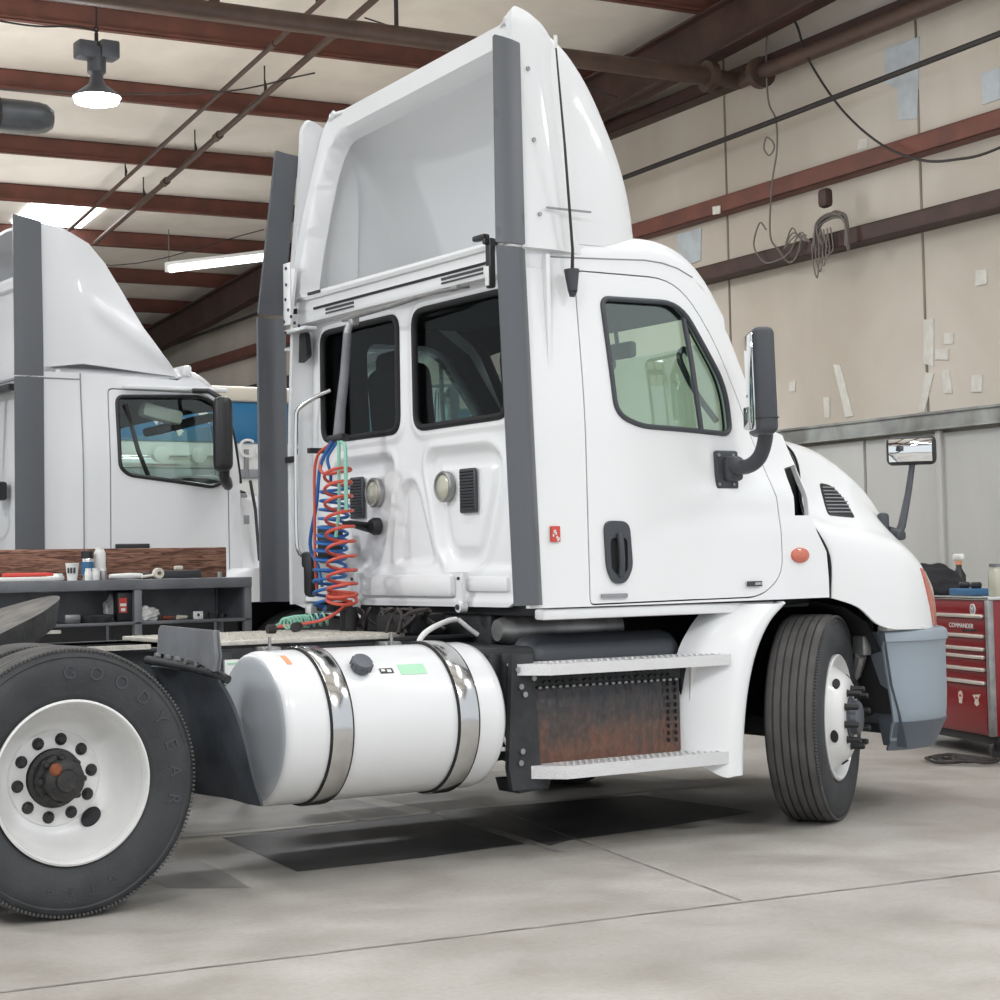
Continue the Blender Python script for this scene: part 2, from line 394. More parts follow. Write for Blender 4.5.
# ------------------------------------------------------------------ camera
cam = bpy.data.cameras.new('camera'); co = bpy.data.objects.new('camera', cam); COL.objects.link(co)
cam.sensor_width = 36; cam.lens = 1851.93/1000*36; cam.shift_x = (500-447.9956)/1000; cam.shift_y = (461.0158-500)/1000
yaw, pit, rol = 1.0029, .0553, -.0185
Fw = Vector((math.cos(yaw)*math.cos(pit), math.sin(yaw)*math.cos(pit), math.sin(pit))); Rt = Vector((math.sin(yaw), -math.cos(yaw), 0)); Up = Rt.cross(Fw)
R2 = Rt*math.cos(rol)+Up*math.sin(rol); U2 = -Rt*math.sin(rol)+Up*math.cos(rol)
mw = Matrix((R2, U2, -Fw)).transposed().to_4x4(); mw.translation = Vector((-2.5679, -7.9015, 1.3064)); co.matrix_world = mw
S.camera = co

# building frame: a along the gable wall's normal, b along the wall
TH = rad(-5.5); EX = Vector((math.cos(TH), math.sin(TH), 0)); EY = Vector((-math.sin(TH), math.cos(TH), 0))
RB = Matrix.Rotation(TH, 3, 'Z')
def B(a, b, z): return EX*a+EY*b+Vector((0, 0, z))
def bbox(mb, a0, a1, b0, b1, z0, z1, mi=0, bev=0.): return mb.box(B((a0+a1)/2, (b0+b1)/2, (z0+z1)/2), (abs(a1-a0), abs(b1-b0), abs(z1-z0)), bev, RB, mi)

exec_parts = []
#@@PART_BUILDING
#@@PART_TRUCK
#@@PART_OTHER
# ================================================================== BUILDING
def roofz(b): return 6.97-.0545*b          # underside of the purlins
mb = MB(); mb.box(B(-1, 6, -.05), (24, 44, .1), 0, RB); o = mb.build('floor', 'concrete'); struct(o)
# saw-cut joints in the slab
mb = MB()
def floorline(p, q, w=.012, h=.002):
    p = Vector((*p, 0)); q = Vector((*q, 0)); d = (q-p).normalized(); n = Vector((-d.y, d.x, 0))*w/2
    mb.add([p-n+Vector((0, 0, h)), p+n+Vector((0, 0, h)), q+n+Vector((0, 0, h)), q-n+Vector((0, 0, h))], [(3, 2, 1, 0)])
floorline((-.75, -2.2), (3.6, -2.62), .018)
floorline((3.6, -2.62), (8.6, -3.1), .012)
floorline((2.2, -2.45), (4.6, 6.5), .012)
floorline((-2.2, -8), (-.9, 3.5), .012)
o = mb.build('trim_1', mat('floor_joint', (.13, .12, .11), .8, var=.6, vscale=6, vcol=(.36, .34, .31))); struct(o)
# ceiling skin
mb = MB()
c = [B(-13, -15, roofz(-15)+.24), B(9.3, -15, roofz(-15)+.24), B(9.3, 27.3, roofz(27.3)+.24), B(-13, 27.3, roofz(27.3)+.24)]
mb.add(c+[p+Vector((0, 0, .08)) for p in c], [(0, 1, 2, 3), (7, 6, 5, 4), (0, 4, 5, 1), (1, 5, 6, 2), (2, 6, 7, 3), (3, 7, 4, 0)])
struct(mb.build('ceiling', 'ceiling'))
# walls
mb = MB(); bbox(mb, 9.15, 9.3, -3, 27.3, 0, 7.5); struct(mb.build('wall_front', 'wallpanel'))
mb = MB(); bbox(mb, -13, 9.3, 27.1, 27.3, 0, 6.2)
struct(mb.build('wall_left', wallmat('far_wall_panel', (.50, .52, .50), (.60, .62, .60))))
n = 2
def trim(mb, m, **k):
    global n
    o = mb.build('trim_%d' % n, m, **k); n += 1; return struct(o)
# wainscot sheets and the channel above them
mb = MB()
for b0 in [-2.9+1.385*i*1.9 for i in range(12)]:
    bbox(mb, 9.08, 9.15, b0, b0+2.6, .0, 2.34, bev=.012)
trim(mb, 'wainscot')
mb = MB(); bbox(mb, 9.02, 9.15, -3, 27, 2.375, 2.52, bev=.008); bbox(mb, 9.0, 9.06, -3, 27, 2.50, 2.52); bbox(mb, 9.0, 9.06, -3, 27, 2.365, 2.385); trim(mb, 'band')
mb = MB()
for b0 in (3.985, 6.62, 9.2): bbox(mb, 9.045, 9.09, b0-.035, b0+.035, 0, 2.36, bev=.01)
trim(mb, 'wainscot')
for b0 in (4.2, 7.05, 9.9, 12.7, 15.5, 18.3, 1.4):
    mb = MB(); bbox(mb, 9.142, 9.151, b0-.012, b0+.012, 2.52, 7); trim(mb, 'seam')
# girts (channels)
for z, h, d, m in ((4.75, .165, .16, 'redbeam'), (4.10, .15, .20, 'darkbeam'), (5.98, .14, .20, 'darkbeam')):
    mb = MB(); a0 = 9.15-d
    bbox(mb, a0, a0+.012, -3, 27, z, z+h); bbox(mb, a0, 9.15, -3, 27, z, z+.012); bbox(mb, a0, 9.15, -3, 27, z+h-.012, z+h); trim(mb, m)
# thin black cable / rod along the wall between girts
mb = MB(); mb.tube([B(8.85, -3, 5.55), B(8.85, 6, 5.42), B(8.85, 12, 5.36), B(8.85, 27, 5.3)], .028, 8)
o = mb.build('wall_cable', 'wire'); tag(o, 'straight black cable stretched along the beige wall above the red girt', 'cable')
# purlins
PB = [24.9, 22.6, 20.3, 17.9, 15.7, 13.5, 11.12, 9.02, 6.6, 4.4, 2.2, 0, -2.2, -4.4, -6.6, -8.8, -11, -13]
for b0 in PB:
    z = roofz(b0); mb = MB()
    bbox(mb, -12.5, 9.14, b0-.006, b0+.006, z, z+.235); bbox(mb, -12.5, 9.14, b0-.08, b0+.006, z, z+.012); bbox(mb, -12.5, 9.14, b0-.006, b0+.08, z+.222, z+.235); bbox(mb, -12.5, 9.14, b0-.08, b0-.07, z, z+.03)
    trim(mb, 'redbeam')
# end frame rafter, I section following the roof slope
def rafter(a, m):
    mb = MB()
    for (da, z0, z1) in ((.10, 0, .025), (.01, 0, .46), (.10, .445, .47)):
        V = []
        for b0 in (-14, 27):
            for s in (-1, 1):
                for z in (z0, z1): V.append(B(a+s*da, b0, roofz(b0)-.47+z))
        mb.add(V, [(0, 1, 3, 2), (4, 6, 7, 5), (0, 4, 5, 1), (2, 3, 7, 6), (1, 5, 7, 3), (0, 2, 6, 4)])
    trim(mb, m)
rafter(8.62, 'darkbeam'); rafter(-6.4, 'darkbeam')
# eave knee brace pieces at the end frame
for b0 in (12.4, 16.8):
    mb = MB(); mb.tube([B(8.62, b0, roofz(b0)-.45), B(8.62, b0+.9, roofz(b0)-.02)], .035, 8); trim(mb, 'darkbeam')
# steel strut pipe with flange, running towards the wall
mb = MB(); mb.tube([B(-2, 6.45, 6.02), B(8.52, 6.45, 5.96)], .085, 20); pp = mb.build('strut_pipe', 'pipe')
tag(pp, 'thick dark brown steel pipe running overhead and ending in a flange at the beige wall', 'pipe')
mb = MB(); mb.tube([B(8.5, 6.45, 5.96), B(8.58, 6.45, 5.96)], .15, 20); mb.tube([B(8.58, 6.45, 5.96), B(8.9, 6.45, 5.95), B(8.9, 6.1, 5.95)], .08, 16); mb.tube([B(8.9, 6.15, 5.95), B(8.9, 6.07, 5.95)], .15, 20)
mb.build('pipe_flange', 'pipe', pp)
mb = MB(); mb.tube([B(8.9, 6.1, 5.95), B(8.9, 3, 5.95), B(8.9, -3, 5.95)], .075, 16); mb.build('wall_pipe', 'pipe', pp)
for a0 in (.2, 3.5, 5.2):
    mb = MB(); mb.tube([B(a0, 6.45, 6.05), B(a0, 6.45, roofz(6.45)+.1)], .02 if a0 != 3.5 else .05, 8); mb.build('pipe_hanger', 'wire' if a0 != 3.5 else 'pipe', pp)
# sloping sprinkler pipes below the purlins
def sprinkler(name, p, q, r, label, hang, couple):
    mb = MB(); mb.tube([p, q], r, 12); o = mb.build(name, 'pipe'); tag(o, label, 'pipe')
    d = q-p
    for t in couple:
        c = p+d*t; mb = MB(); mb.tube([c-d.normalized()*.07, c+d.normalized()*.07], r*1.45, 12); mb.build('coupling', 'pipe', o)
    for t in hang:
        c = p+d*t; mb = MB(); mb.tube([c, Vector((c.x, c.y, c.z+.42))], .009, 6); mb.tube([c+Vector((0, .0, r+.01)), c+Vector((.02, 0, .09)), c+Vector((0, 0, .16))], .012, 6); mb.build('hanger', 'wire', o)
    return o
sprinkler('sprinkler_pipe', B(5.22, 4.9, 6.62), B(5.66, 17.4, 5.95), .035, 'longer steel sprinkler pipe sloping down under the red purlins', (.17, .42, .62, .8), (.25, .55, .72))
sprinkler('sprinkler_pipe', B(4.86, 5.2, 6.66), B(5.2, 17.2, 6.05), .026, 'thinner pipe tucked higher behind the main sprinkler pipe', (.2, .5, .75), (.3,))
# skylights
k = 1
for (a0, a1, b0, b1) in ((4.55, 5.55, 16.0, 17.75), (3.7, 5.1, 18.2, 20.1), (-5, -4, -1.9, 4.1), (-.5, .5, -4.1, 2.0), (3, 4, -1.9, 4.1), (-5, -4, -12, -7), (.5, 1.5, -12, -7), (5.5, 6.5, -4.2, 2.0), (-5, -4, 9.2, 13.3)):
    V = [B(a, b, roofz(b)+dz) for dz in (.21, .238) for a, b in ((a0, b0), (a1, b0), (a1, b1), (a0, b1))]
    mb = MB(); mb.add(V, [(0, 1, 2, 3), (7, 6, 5, 4), (0, 4, 5, 1), (1, 5, 6, 2), (2, 6, 7, 3), (3, 7, 4, 0)])
    struct(mb.build('window_%d' % k, 'skylight')); k += 1
# high bay lamp
t = thing('high_bay_lamp', 'glowing round high bay lamp with grey ballast box hanging under the roof', 'lamp', (3.35, 6.84, 5.33))
T = Matrix.Identity(4)
mb = MB(); mb.lathe([(.0, .20), (.05, .20), (.07, .12), (.12, .08), (.205, .015), (.21, 0), (.20, 0), (.115, .07), (.0, .09)], 40); mb.build('reflector', M['lampgrey'], t)
mb = MB(); mb.lathe([(0, .05), (.10, .045), (.175, .02), (.198, .0), (.185, -.04), (.11, -.062), (.0, -.07)], 40); mb.build('bulb', 'lampglow', t)
mb = MB(); mb.lathe([(0, .36), (.075, .36), (.08, .34), (.08, .22), (.06, .2), (.05, .19), (0, .19)], 24); mb.build('neck', 'lampgrey', t)
mb = MB(); mb.box((-.10, 0, .40), (.17, .16, .15), .02); mb.box((.10, 0, .42), (.17, .17, .16), .02); mb.box((0, 0, .39), (.12, .12, .1), .01); mb.build('ballast_box', 'lampgrey', t)
mb = MB(); mb.tube([(0, 0, .45), (0, 0, .56)], .018, 8); mb.tube([(0, 0, .56), (.02, 0, .60), (0, 0, .64), (-.02, 0, .60), (0, 0, .56)], .008, 6); mb.tube([(0, 0, .6), (0, 0, 1.1)], .008, 6); mb.build('hook', 'wire', t)
mb = MB(); mb.tube(curve([(0, 0, .58), (-.2, .03, .60), (-.6, .06, .56), (-1.4, .1, .6)], 6), .009, 6); mb.build('power_cord', 'wire', t)
# hanging fluorescent tube fixture
p0_ = B(6.68, 17.2, 5.6); p1_ = B(7.75, 15.7, 5.62); dd = (p1_-p0_)
t = thing('fluorescent_fixture', 'long fluorescent tube fixture hung from thin wires below the roof', 'lamp', tuple(p0_))
mb = MB(); mb.tube([(0, 0, 0), dd], .05, 12); mb.build('tube', 'tubelight', t)
mb = MB(); q = dd.to_track_quat('X', 'Z').to_matrix(); mb.box(dd/2+Vector((0, 0, .07)), (dd.length, .16, .05), .01, q); mb.box((0, 0, .02), (.06, .14, .14), .01, q); mb.build('housing', 'whiteplain', t)
for q_ in (Vector((0, 0, 0)), dd):
    mb = MB(); mb.tube([q_+Vector((0, 0, .1)), q_+Vector((0, 0, .58))], .008, 6); mb.build('hanging_wire', 'greywire', t)
# unit heater tube
t = thing('heater_duct', 'dark round metal duct with a rounded end hanging at the left edge under the roof', 'duct', (2.39, 6.5, 5.0))
mb = MB(); d = EX; T = Matrix.Translation((0, 0, 0)) @ d.to_track_quat('Z', 'Y').to_matrix().to_4x4()
mb.lathe([(0, -2.2), (.135, -2.2), (.135, .22), (.13, .30), (.115, .37), (.08, .42), (.0, .44)], 36, T); mb.build('duct_body', 'duct', t)
for a0 in (-.05, -.9):
    mb = MB(); mb.tube([d*a0+Vector((0, .155*math.cos(x), .155*math.sin(x))) for x in [2*PI*i/20 for i in range(20)]], .012, 6, closed=True); mb.tube([d*a0+Vector((0, 0, .155)), d*a0+Vector((0, 0, .75)), d*a0+Vector((0, 0, 1.60))], .010, 6); mb.build('duct_strap', 'wire', t)
# thin wires strung below the roof
def wire(pts, r, label, m='wire', cat='wire', name='roof_wire'):
    mb = MB(); mb.tube(curve(pts, 6), r, 6); o = mb.build(name, m); return tag(o, label, cat)
wire([B(-1, 8.6, 5.75), B(1.5, 8.5, 5.66), B(4, 8.4, 5.80), B(5.2, 8.3, 6.1)], .008, 'slack thin wire crossing the ceiling beside the high bay lamp')
wire([B(3.3, 15.2, 5.6), B(5.2, 15.1, 5.25), B(7.4, 15.3, 5.9)], .007, 'thin drooping wire below the purlins near the fluorescent tube')
wire([B(5.1, 6.9, 6.25), B(6.4, 7.0, 6.05), B(7.9, 7.1, 5.85)], .008, 'thin wire running from the sprinkler pipe towards the tall truck roof')
wire([B(5.6, 5.2, 6.35), B(7.1, 4.9, 6.32), B(8.5, 4.8, 6.4)], .010, 'dark wire strung above the tall white truck roof')
# wires on the end wall
wire([B(8.9, b, z) for b, z in [(5.93, 6.55), (6.01, 6.15), (6.0, 5.66), (5.89, 5.44), (5.89, 5.15), (5.98, 4.84), (6.03, 4.37), (5.9, 4.2), (5.75, 4.06), (5.62, 4.12), (5.55, 4.28)]], .009, 'grey wire hanging down the beige wall with a small loop low down', 'greywire')
wire([B(8.88, b, z) for b, z in [(5.93, 5.25), (6.02, 5.3), (6.06, 5.2), (5.98, 5.12), (5.9, 5.18), (5.93, 5.25)]], .008, 'small wire coil beside the hanging grey wire on the wall', 'greywire')
wire([B(8.86, b, z) for b, z in [(5.7, 6.5), (5.49, 6.25), (5.33, 5.88), (4.88, 5.31), (4.36, 4.88), (3.86, 4.64), (3.44, 4.56), (2.98, 4.55), (2.0, 4.7)]], .012, 'long dark cable drooping across the upper right of the beige wall')
wire([B(8.87, b, z) for b, z in [(6.05, 4.42), (6.15, 4.5), (6.25, 4.3), (6.1, 4.12), (5.9, 4.1), (5.7, 4.15), (5.55, 4.3), (5.45, 4.26)]], .008, 'pale loose wire looped over the dark lower girt', 'greywire')
rnd = random.Random(3)
t = thing('wire_bundle', 'tangled bundle of grey wires draped over the dark lower girt', 'wire', tuple(B(8.88, 5.05, 4.25)))
mb = MB()
for i in range(9):
    pts = [Vector((0, 0, 0))+EY*(.35-.03*i+rnd.uniform(-.03, .03))+Vector((0, 0, -.10-.02*(i % 3))), EY*(.22)+Vector((0, 0, .08+rnd.uniform(-.04, .04))), EY*(.0)+Vector((0, 0, .13+rnd.uniform(-.04, .05))), EY*(-.17)+Vector((0, 0, .06+rnd.uniform(-.03, .03))), EY*(-.22+rnd.uniform(-.02, .06))+Vector((0, 0, -.12-rnd.uniform(0, .1)))]
    mb.tube([p-EX*.01*(i % 4) for p in curve(pts, 6)], .009, 6)
for i in range(5):
    y = .3-.05*i; mb.tube(curve([EY*y+Vector((0, 0, .02)), EY*(y+.03)+Vector((0, 0, -.2)), EY*(y-.03)+Vector((0, 0, -.40+.05*i)), EY*(y-.07)+Vector((0, 0, -.15)), EY*(y-.04)+Vector((0, 0, .03))], 6), .007, 6)
for i in range(3):
    mb.tube(curve([EY*.35+Vector((0, 0, -.05)), EY*.5+Vector((0, 0, .02*i)), EY*.62+Vector((0, 0, .12-.05*i)), EY*.75+Vector((0, 0, -.06))], 6), .007, 6)
mb.build('wires', 'greywire', t)
mb = MB(); mb.box(-EX*.0+EY*.12+Vector((0, 0, .31)), (.10, .13, .18), .04, RB); mb.build('junction_box', 'darkbeam', t)
# patches, tape and filler on the wall panels
def patch(pts, m, label, a=9.138, nm='wall_patch', cat='patch'):
    mb = MB(); V = [B(a, b, z) for b, z in pts]+[B(a+.012, b, z) for b, z in pts]; k = len(pts)
    mb.add(V, [tuple(range(k)), tuple(range(2*k-1, k-1, -1))]+[(i, (i+1) % k, (i+1) % k+k, i+k) for i in range(k)])
    tag(mb.build(nm, m), label, cat)
patch([(4.61, 5.81), (4.15, 5.81), (4.21, 5.1), (4.45, 5.14), (4.45, 5.42), (4.61, 5.5)], 'patch', 'large stepped blue-grey patch high on the beige wall')
patch([(3.42, 5.3), (3.2, 5.3), (3.21, 5.04), (3.41, 5.04)], 'patch', 'blue-grey square patch at the right edge above the red girt')
patch([(7.95, 4.71), (7.5, 4.7), (7.53, 4.37), (7.72, 4.36), (7.93, 4.53)], 'patch', 'pale blue-grey patch just right of the tall truck roof between the girts')
W = [([(4.21, 3.34), (4.09, 3.33), (4.11, 2.92), (4.23, 2.96)], 'tall pale filler strip at the top of the patch cluster'),
     ([(5.45, 3.08), (5.35, 3.06), (5.19, 2.58), (5.3, 2.58)], 'long slanting pale filler stroke above the truck hood'),
     ([(4.21, 2.88), (4.11, 2.86), (4.24, 2.54), (4.32, 2.55)], 'slanting pale filler stroke right above the grey channel'),
     ([(4.01, 2.88), (3.92, 2.87), (3.89, 2.67), (3.99, 2.68)], 'short upright pale patch right of the slanting filler stroke'),
     ([(3.65, 2.8), (3.53, 2.79), (3.54, 2.65), (3.66, 2.66)], 'squarish pale patch near the right edge above the channel'),
     ([(3.96, 3.19), (3.85, 3.18), (3.86, 3.09), (3.97, 3.1)], 'small cream square patch beside the tall filler strip'),
     ([(4.08, 3.07), (3.92, 3.05), (3.93, 2.96), (4.09, 2.98)], 'short horizontal pale patch joined to the tall filler strip'),
     ([(6.11, 2.98), (6.02, 2.98), (6.03, 2.88), (6.12, 2.89)], 'small pale dab just right of the black door mirror'),
     ([(5.61, 2.79), (5.52, 2.78), (5.53, 2.59), (5.6, 2.6)], 'faint upright pale patch left of the long filler stroke'),
     ([(3.56, 3.67), (3.43, 3.66), (3.44, 3.54), (3.57, 3.54)], 'small pale square under the lower girt at the right'),
     ([(5.0, 5.08), (4.87, 5.07), (4.88, 4.98), (5.01, 4.99)], 'small pale tape square above the red girt near the drooping cable')]
for p, l in W: patch(p, 'patchw', l)
patch([(7.06, 4.83), (6.93, 4.82), (6.94, 4.74), (7.06, 4.75)], 'patchw', 'small pale tag stuck on the red girt', 8.975)
# daylight through the open doorways, the shop lights and added upward fill
def area(name, loc, rot, sx, sy, e, col):
    l = bpy.data.lights.new(name, 'AREA'); l.shape = 'RECTANGLE'; l.size = sx; l.size_y = sy; l.energy = e; l.color = col
    o = bpy.data.objects.new(name, l); COL.objects.link(o); o.location = loc; o.rotation_euler = rot; return o
pl = bpy.data.lights.new('high_bay_light', 'POINT'); pl.energy = 60; pl.shadow_soft_size = .2; pl.color = (.95, .97, 1)
o = bpy.data.objects.new('high_bay_light', pl); COL.objects.link(o); o.location = (3.35, 6.84, 5.2)
# rows of shop fluorescent fixtures overhead (outside the view)
for (x, y, e) in ((-4.0, -6.5, 235), (2.8, -7.8, 200), (7.0, -4.5, 90), (-5.0, 2.0, 340), (5.5, 7.5, 170), (1.0, 11.5, 150), (6.5, 14.5, 130)):
    z = 5.6 if y < 9 else 5.1
    area('shop_light', (x, y, z), (0, 0, 0), 1.4, .5, e, (.98, .99, 1))
for (x, y, e) in ((-2.5, -3.5, 60), (3, -4.5, 55), (2.0, 9.0, 52), (5.5, 14.5, 42), (6.3, 2.8, 34)):  # added upward fill without fixtures, brightens ceiling and upper wall
    area('shop_light_up', (x, y, 3.9), (PI, 0, 0), 2.5, 2.5, e, (1, .99, .97))  # added upward fill, not a shop fixture
w = bpy.data.worlds.new('world'); S.world = w; w.use_nodes = True
bg = w.node_tree.nodes['Background']; bg.inputs[0].default_value = (.90, .95, 1, 1); bg.inputs[1].default_value = .88
S.view_settings.view_transform = 'Standard'; S.view_settings.look = 'None'; S.view_settings.gamma = 1; S.view_settings.use_curve_mapping = False
S.view_settings.exposure = .12
# oil-darkened slab squares, painted-on shade and pale joint lines under the truck
def slab(pts, m, h=.0015):
    mb_ = MB(); mb_.add([(x, y, h) for x, y in pts], [tuple(range(len(pts)))]); o_ = mb_.build('trim_%d' % (100+len([q for q in bpy.data.objects if q.name.startswith('trim_1') and len(q.name) == 8])), m)
    if o_.data.polygons[0].normal.z < 0: o_.data.flip_normals()
    return struct(o_)
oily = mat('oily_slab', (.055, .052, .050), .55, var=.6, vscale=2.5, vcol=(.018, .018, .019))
stain_and_shade = mat('stained_slab', (.27, .26, .245), .5, var=.3, vscale=3)  # shared by a real floor stain and the painted truck shade
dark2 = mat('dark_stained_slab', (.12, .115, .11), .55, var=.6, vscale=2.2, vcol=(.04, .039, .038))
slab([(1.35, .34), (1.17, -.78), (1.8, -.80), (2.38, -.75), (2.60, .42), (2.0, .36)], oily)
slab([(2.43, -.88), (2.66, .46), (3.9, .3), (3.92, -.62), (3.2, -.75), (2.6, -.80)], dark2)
slab([(2.66, .50), (4.6, .35), (4.4, 1.6), (2.72, 2.4)], stain_and_shade)  # shade below the cab and hood, painted into the floor colour
slab([(.56, -.80), (.83, -1.02), (.90, -.7), (.94, -.46), (.97, -.2), (.85, -.16), (.6, -.3)], stain_and_shade)
slab([(.3, .45), (1.2, .55), (2.5, .46), (2.7, 2.4), (.5, 2.6)], stain_and_shade)  # shade below the deck and beyond it, painted into the floor colour
pale = mat('pale_joint', (.38, .37, .34), .7, var=.3, vscale=8)
for a_, b_ in (((1.1, .50), (1.6, .39)), ((1.6, .39), (2.65, .44)), ((2.63, .48), (2.41, -.84)), ((2.41, -.84), (2.36, -1.05)), ((2.16, .40), (2.32, 1.1))):
    p_ = Vector((*a_, 0)); q_ = Vector((*b_, 0)); d_ = (q_-p_).normalized(); n_ = Vector((-d_.y, d_.x, 0))*.018
    slab([tuple((p_-n_)[:2]), tuple((q_-n_)[:2]), tuple((q_+n_)[:2]), tuple((p_+n_)[:2])], pale, .003)
# ================================================================== WHITE TRACTOR
TR = thing('semi_truck', 'white day cab semi tractor with tall roof fairing and coiled hoses, nearest the camera', 'truck', (0, 0, 0))
RX = Matrix.Rotation(PI/2, 4, 'X')          # local z -> -y (outwards on the right side)
def Yc(x, z):
    y = 1.145-.14*sm(3.0, 3.95, x)*sm(1.55, 2.0, z)-.055*sm(1.85, 2.8, z)+.028*(1-sm(1.42, 1.62, z))*sm(3.05, 3.6, x)
    return y+.018*math.exp(-((z-1.60)/.06)**2)*sm(2.9, 3.5, x)
SIDE = [(2.16, 1.10), (2.16, 2.69), (2.5, 2.70), (2.9, 2.72), (3.06, 2.71), (3.20, 2.66), (3.33, 2.56), (3.45, 2.38), (3.56, 2.16), (3.66, 1.96), (3.80, 1.915), (3.825, 1.77), (3.84, 1.54), (3.875, 1.43), (3.935, 1.33), (3.945, 1.2), (3.945, 1.105), (2.95, 1.10)]
DOOR = rpoly([(2.49, 1.105), (2.48, 2.645), (3.08, 2.645), (3.31, 2.40), (3.55, 1.95), (3.64, 1.60), (3.645, 1.22), (3.50, 1.115)], [.03, .05, .18, .3, .3, .2, .2, .08])
DWIN = rpoly([(2.625, 2.525), (3.10, 2.53), (3.385, 2.14), (3.405, 1.90), (2.80, 1.925), (2.665, 1.98)], [.05, .12, .25, .07, .12, .14])
def inset(poly, d):
    cx = sum(p[0] for p in poly)/len(poly); cy = sum(p[1] for p in poly)/len(poly); out = []
    n = len(poly)
    for i in range(n):
        a = Vector(poly[i-1]); b = Vector(poly[(i+1) % n]); t = (b-a)
        if t.length < 1e-9: out.append(poly[i]); continue
        t.normalize(); nn = Vector((-t.y, t.x))
        if nn.dot(Vector((cx, cy))-Vector(poly[i])) < 0: nn = -nn
        out.append((poly[i][0]+nn.x*d, poly[i][1]+nn.y*d))
    return out
VENTC = [(3.74, 1.51), (3.832, 1.51), (3.822, 1.765), (3.74, 1.745)]
for s in (-1, 1):
    f = lambda x, z, s=s, o=0.: (x, s*(Yc(x, z)+o), z)
    cs = panel('cab_side', SIDE, [DOOR, VENTC] if s < 0 else [DOOR], .04, f, 'white', TR, .03, out=(0, s, 0))
    dr = panel('door', inset(DOOR, .007), [DWIN], .035, f, 'white', TR, .03, out=(0, s, 0))
    panel('window_glass', inset(DWIN, -.004), [], .08, lambda x, z, s=s: (x, s*(Yc(x, z)-.02), z), 'glassgreen', dr, .004, out=(0, s, 0))
    mb = MB(); mb.tube([(x, s*(Yc(x, z)+.001), z) for x, z in densify(inset(DWIN, .004), .05)], .013, 8, closed=True); mb.build('window_seal', 'plastic', dr)
    mb = MB(); mb.tube([(3.13, s*(Yc(3.1, 2.5)-.012), 2.47), (3.15, s*(Yc(3.1, 2.2)-.01), 2.25), (3.185, s*(Yc(3.1, 1.92)-.008), 1.915)], .013, 8); mb.build('window_divider', 'plastic', dr)
    # door grab / handle
    HS = rpoly([(2.575, 1.49), (2.72, 1.485), (2.735, 1.27), (2.69, 1.20), (2.62, 1.20), (2.585, 1.27)], .05)
    h = panel('door_handle', HS, [rpoly([(2.605, 1.41), (2.705, 1.41), (2.705, 1.26), (2.66, 1.235), (2.61, 1.26)], .03)], .03, lambda x, z, s=s: (x, s*(Yc(x, z)+.014), z), 'plastic', dr, .014, out=(0, s, 0))
    panel('handle_recess', inset(rpoly([(2.605, 1.41), (2.705, 1.41), (2.705, 1.26), (2.66, 1.235), (2.61, 1.26)], .03), -.003), [], .05, lambda x, z, s=s: (x, s*(Yc(x, z)+.002), z), 'black', h, .002, out=(0, s, 0))
    mb = MB(); mb.tube(curve([(2.655, s*1.165, 1.43), (2.657, s*1.172, 1.36), (2.66, s*1.170, 1.28), (2.66, s*1.162, 1.235)], 4), .015, 10); mb.build('pull_lever', 'plastic', h)
    # inner liner, dark, with the window opening
    panel('inner_liner', [(2.31, 1.12), (2.31, 2.66), (3.05, 2.66), (3.28, 2.50), (3.50, 2.15), (3.60, 1.93), (3.78, 1.86), (3.80, 1.12)], [inset(DWIN, -.02)], .12, lambda x, z, s=s: (x, s*(Yc(x, z)-.06), z), 'liner', cs, .01, out=(0, s, 0))
    # rocker trim below the door
    mb = MB(); mb.bx(2.24, 3.64, s*1.06, s*1.13, 1.045, 1.095, .012); mb.build('rocker_panel', 'white', TR)
    mb = MB(); mb.bx(2.55, 2.70, s*1.153, s*1.158, 1.135, 1.155); mb.build('name_strip', 'greyink', dr)
    mb = MB(); mb.bx(3.405, 3.50, s*1.178, s*1.182, 1.17, 1.195); mb.build('door_badge', 'ink', dr)
text('badge_lettering', 'AERO', .018, (3.475, -1.184, 1.182), (PI/2, 0, 0), 'label', TR, .001)
mb = MB(); mb.bx(3.70, 3.90, -1.02, -.98, 1.49, 1.78); mb.build('cowl_vent', 'black', TR)
# round amber side marker
mb = MB(); T = Matrix.Translation((3.755, -1.178, 1.315)) @ RX @ Matrix.Diagonal((1.15, .75, 1, 1))
mb.lathe([(0, .018), (.03, .016), (.048, .006), (.052, -.01)], 24, T); mb.build('side_marker', 'amber', TR)
# small red sticker behind the door
mb = MB(); mb.bx(2.275, 2.325, -1.158, -1.15, 1.395, 1.465); st = mb.build('sticker', 'redink', TR)
mb = MB()
for i in range(7): a = i*.9; mb.bx(2.283+.005*i, 2.290+.005*i, -1.1605, -1.158, 1.408+.02*math.sin(a)+.01, 1.42+.02*math.sin(a)+.01)
mb.build('sticker_mark', 'label', st)
# roof skin of the cab
def zside(x): return lerp([(p[0], p[1]) for p in SIDE[1:10]], x)
ZR = [(2.16, 2.76), (2.3, 2.78), (2.6, 2.81), (2.95, 2.845), (3.12, 2.81), (3.25, 2.73), (3.36, 2.62), (3.46, 2.47)]
rows = []
for x in (2.16, 2.3, 2.6, 2.9, 3.05, 3.18, 3.30, 3.42):
    zs = zside(x); zr = lerp(ZR, x); Y = Yc(x, zs); bu = .2*sm(2.9, 3.42, x)
    xo = .10 if x < 2.2 else 0; h = [(x, -Y, zs), (x, -Y+.008, zs+(zr-zs)*.55), (x+.01+xo*.5, -Y+.05, zr-.012), (x+.3*bu+xo, -Y+.2, zr+.012-xo*.2), (x+bu+xo, -.5, zr+.03-xo*.3), (x+bu*1.15+xo, 0, zr+.035-xo*.3)]
    rows.append([Vector(p) for p in h]+[Vector((p[0], -p[1], p[2])) for p in h[-2::-1]])
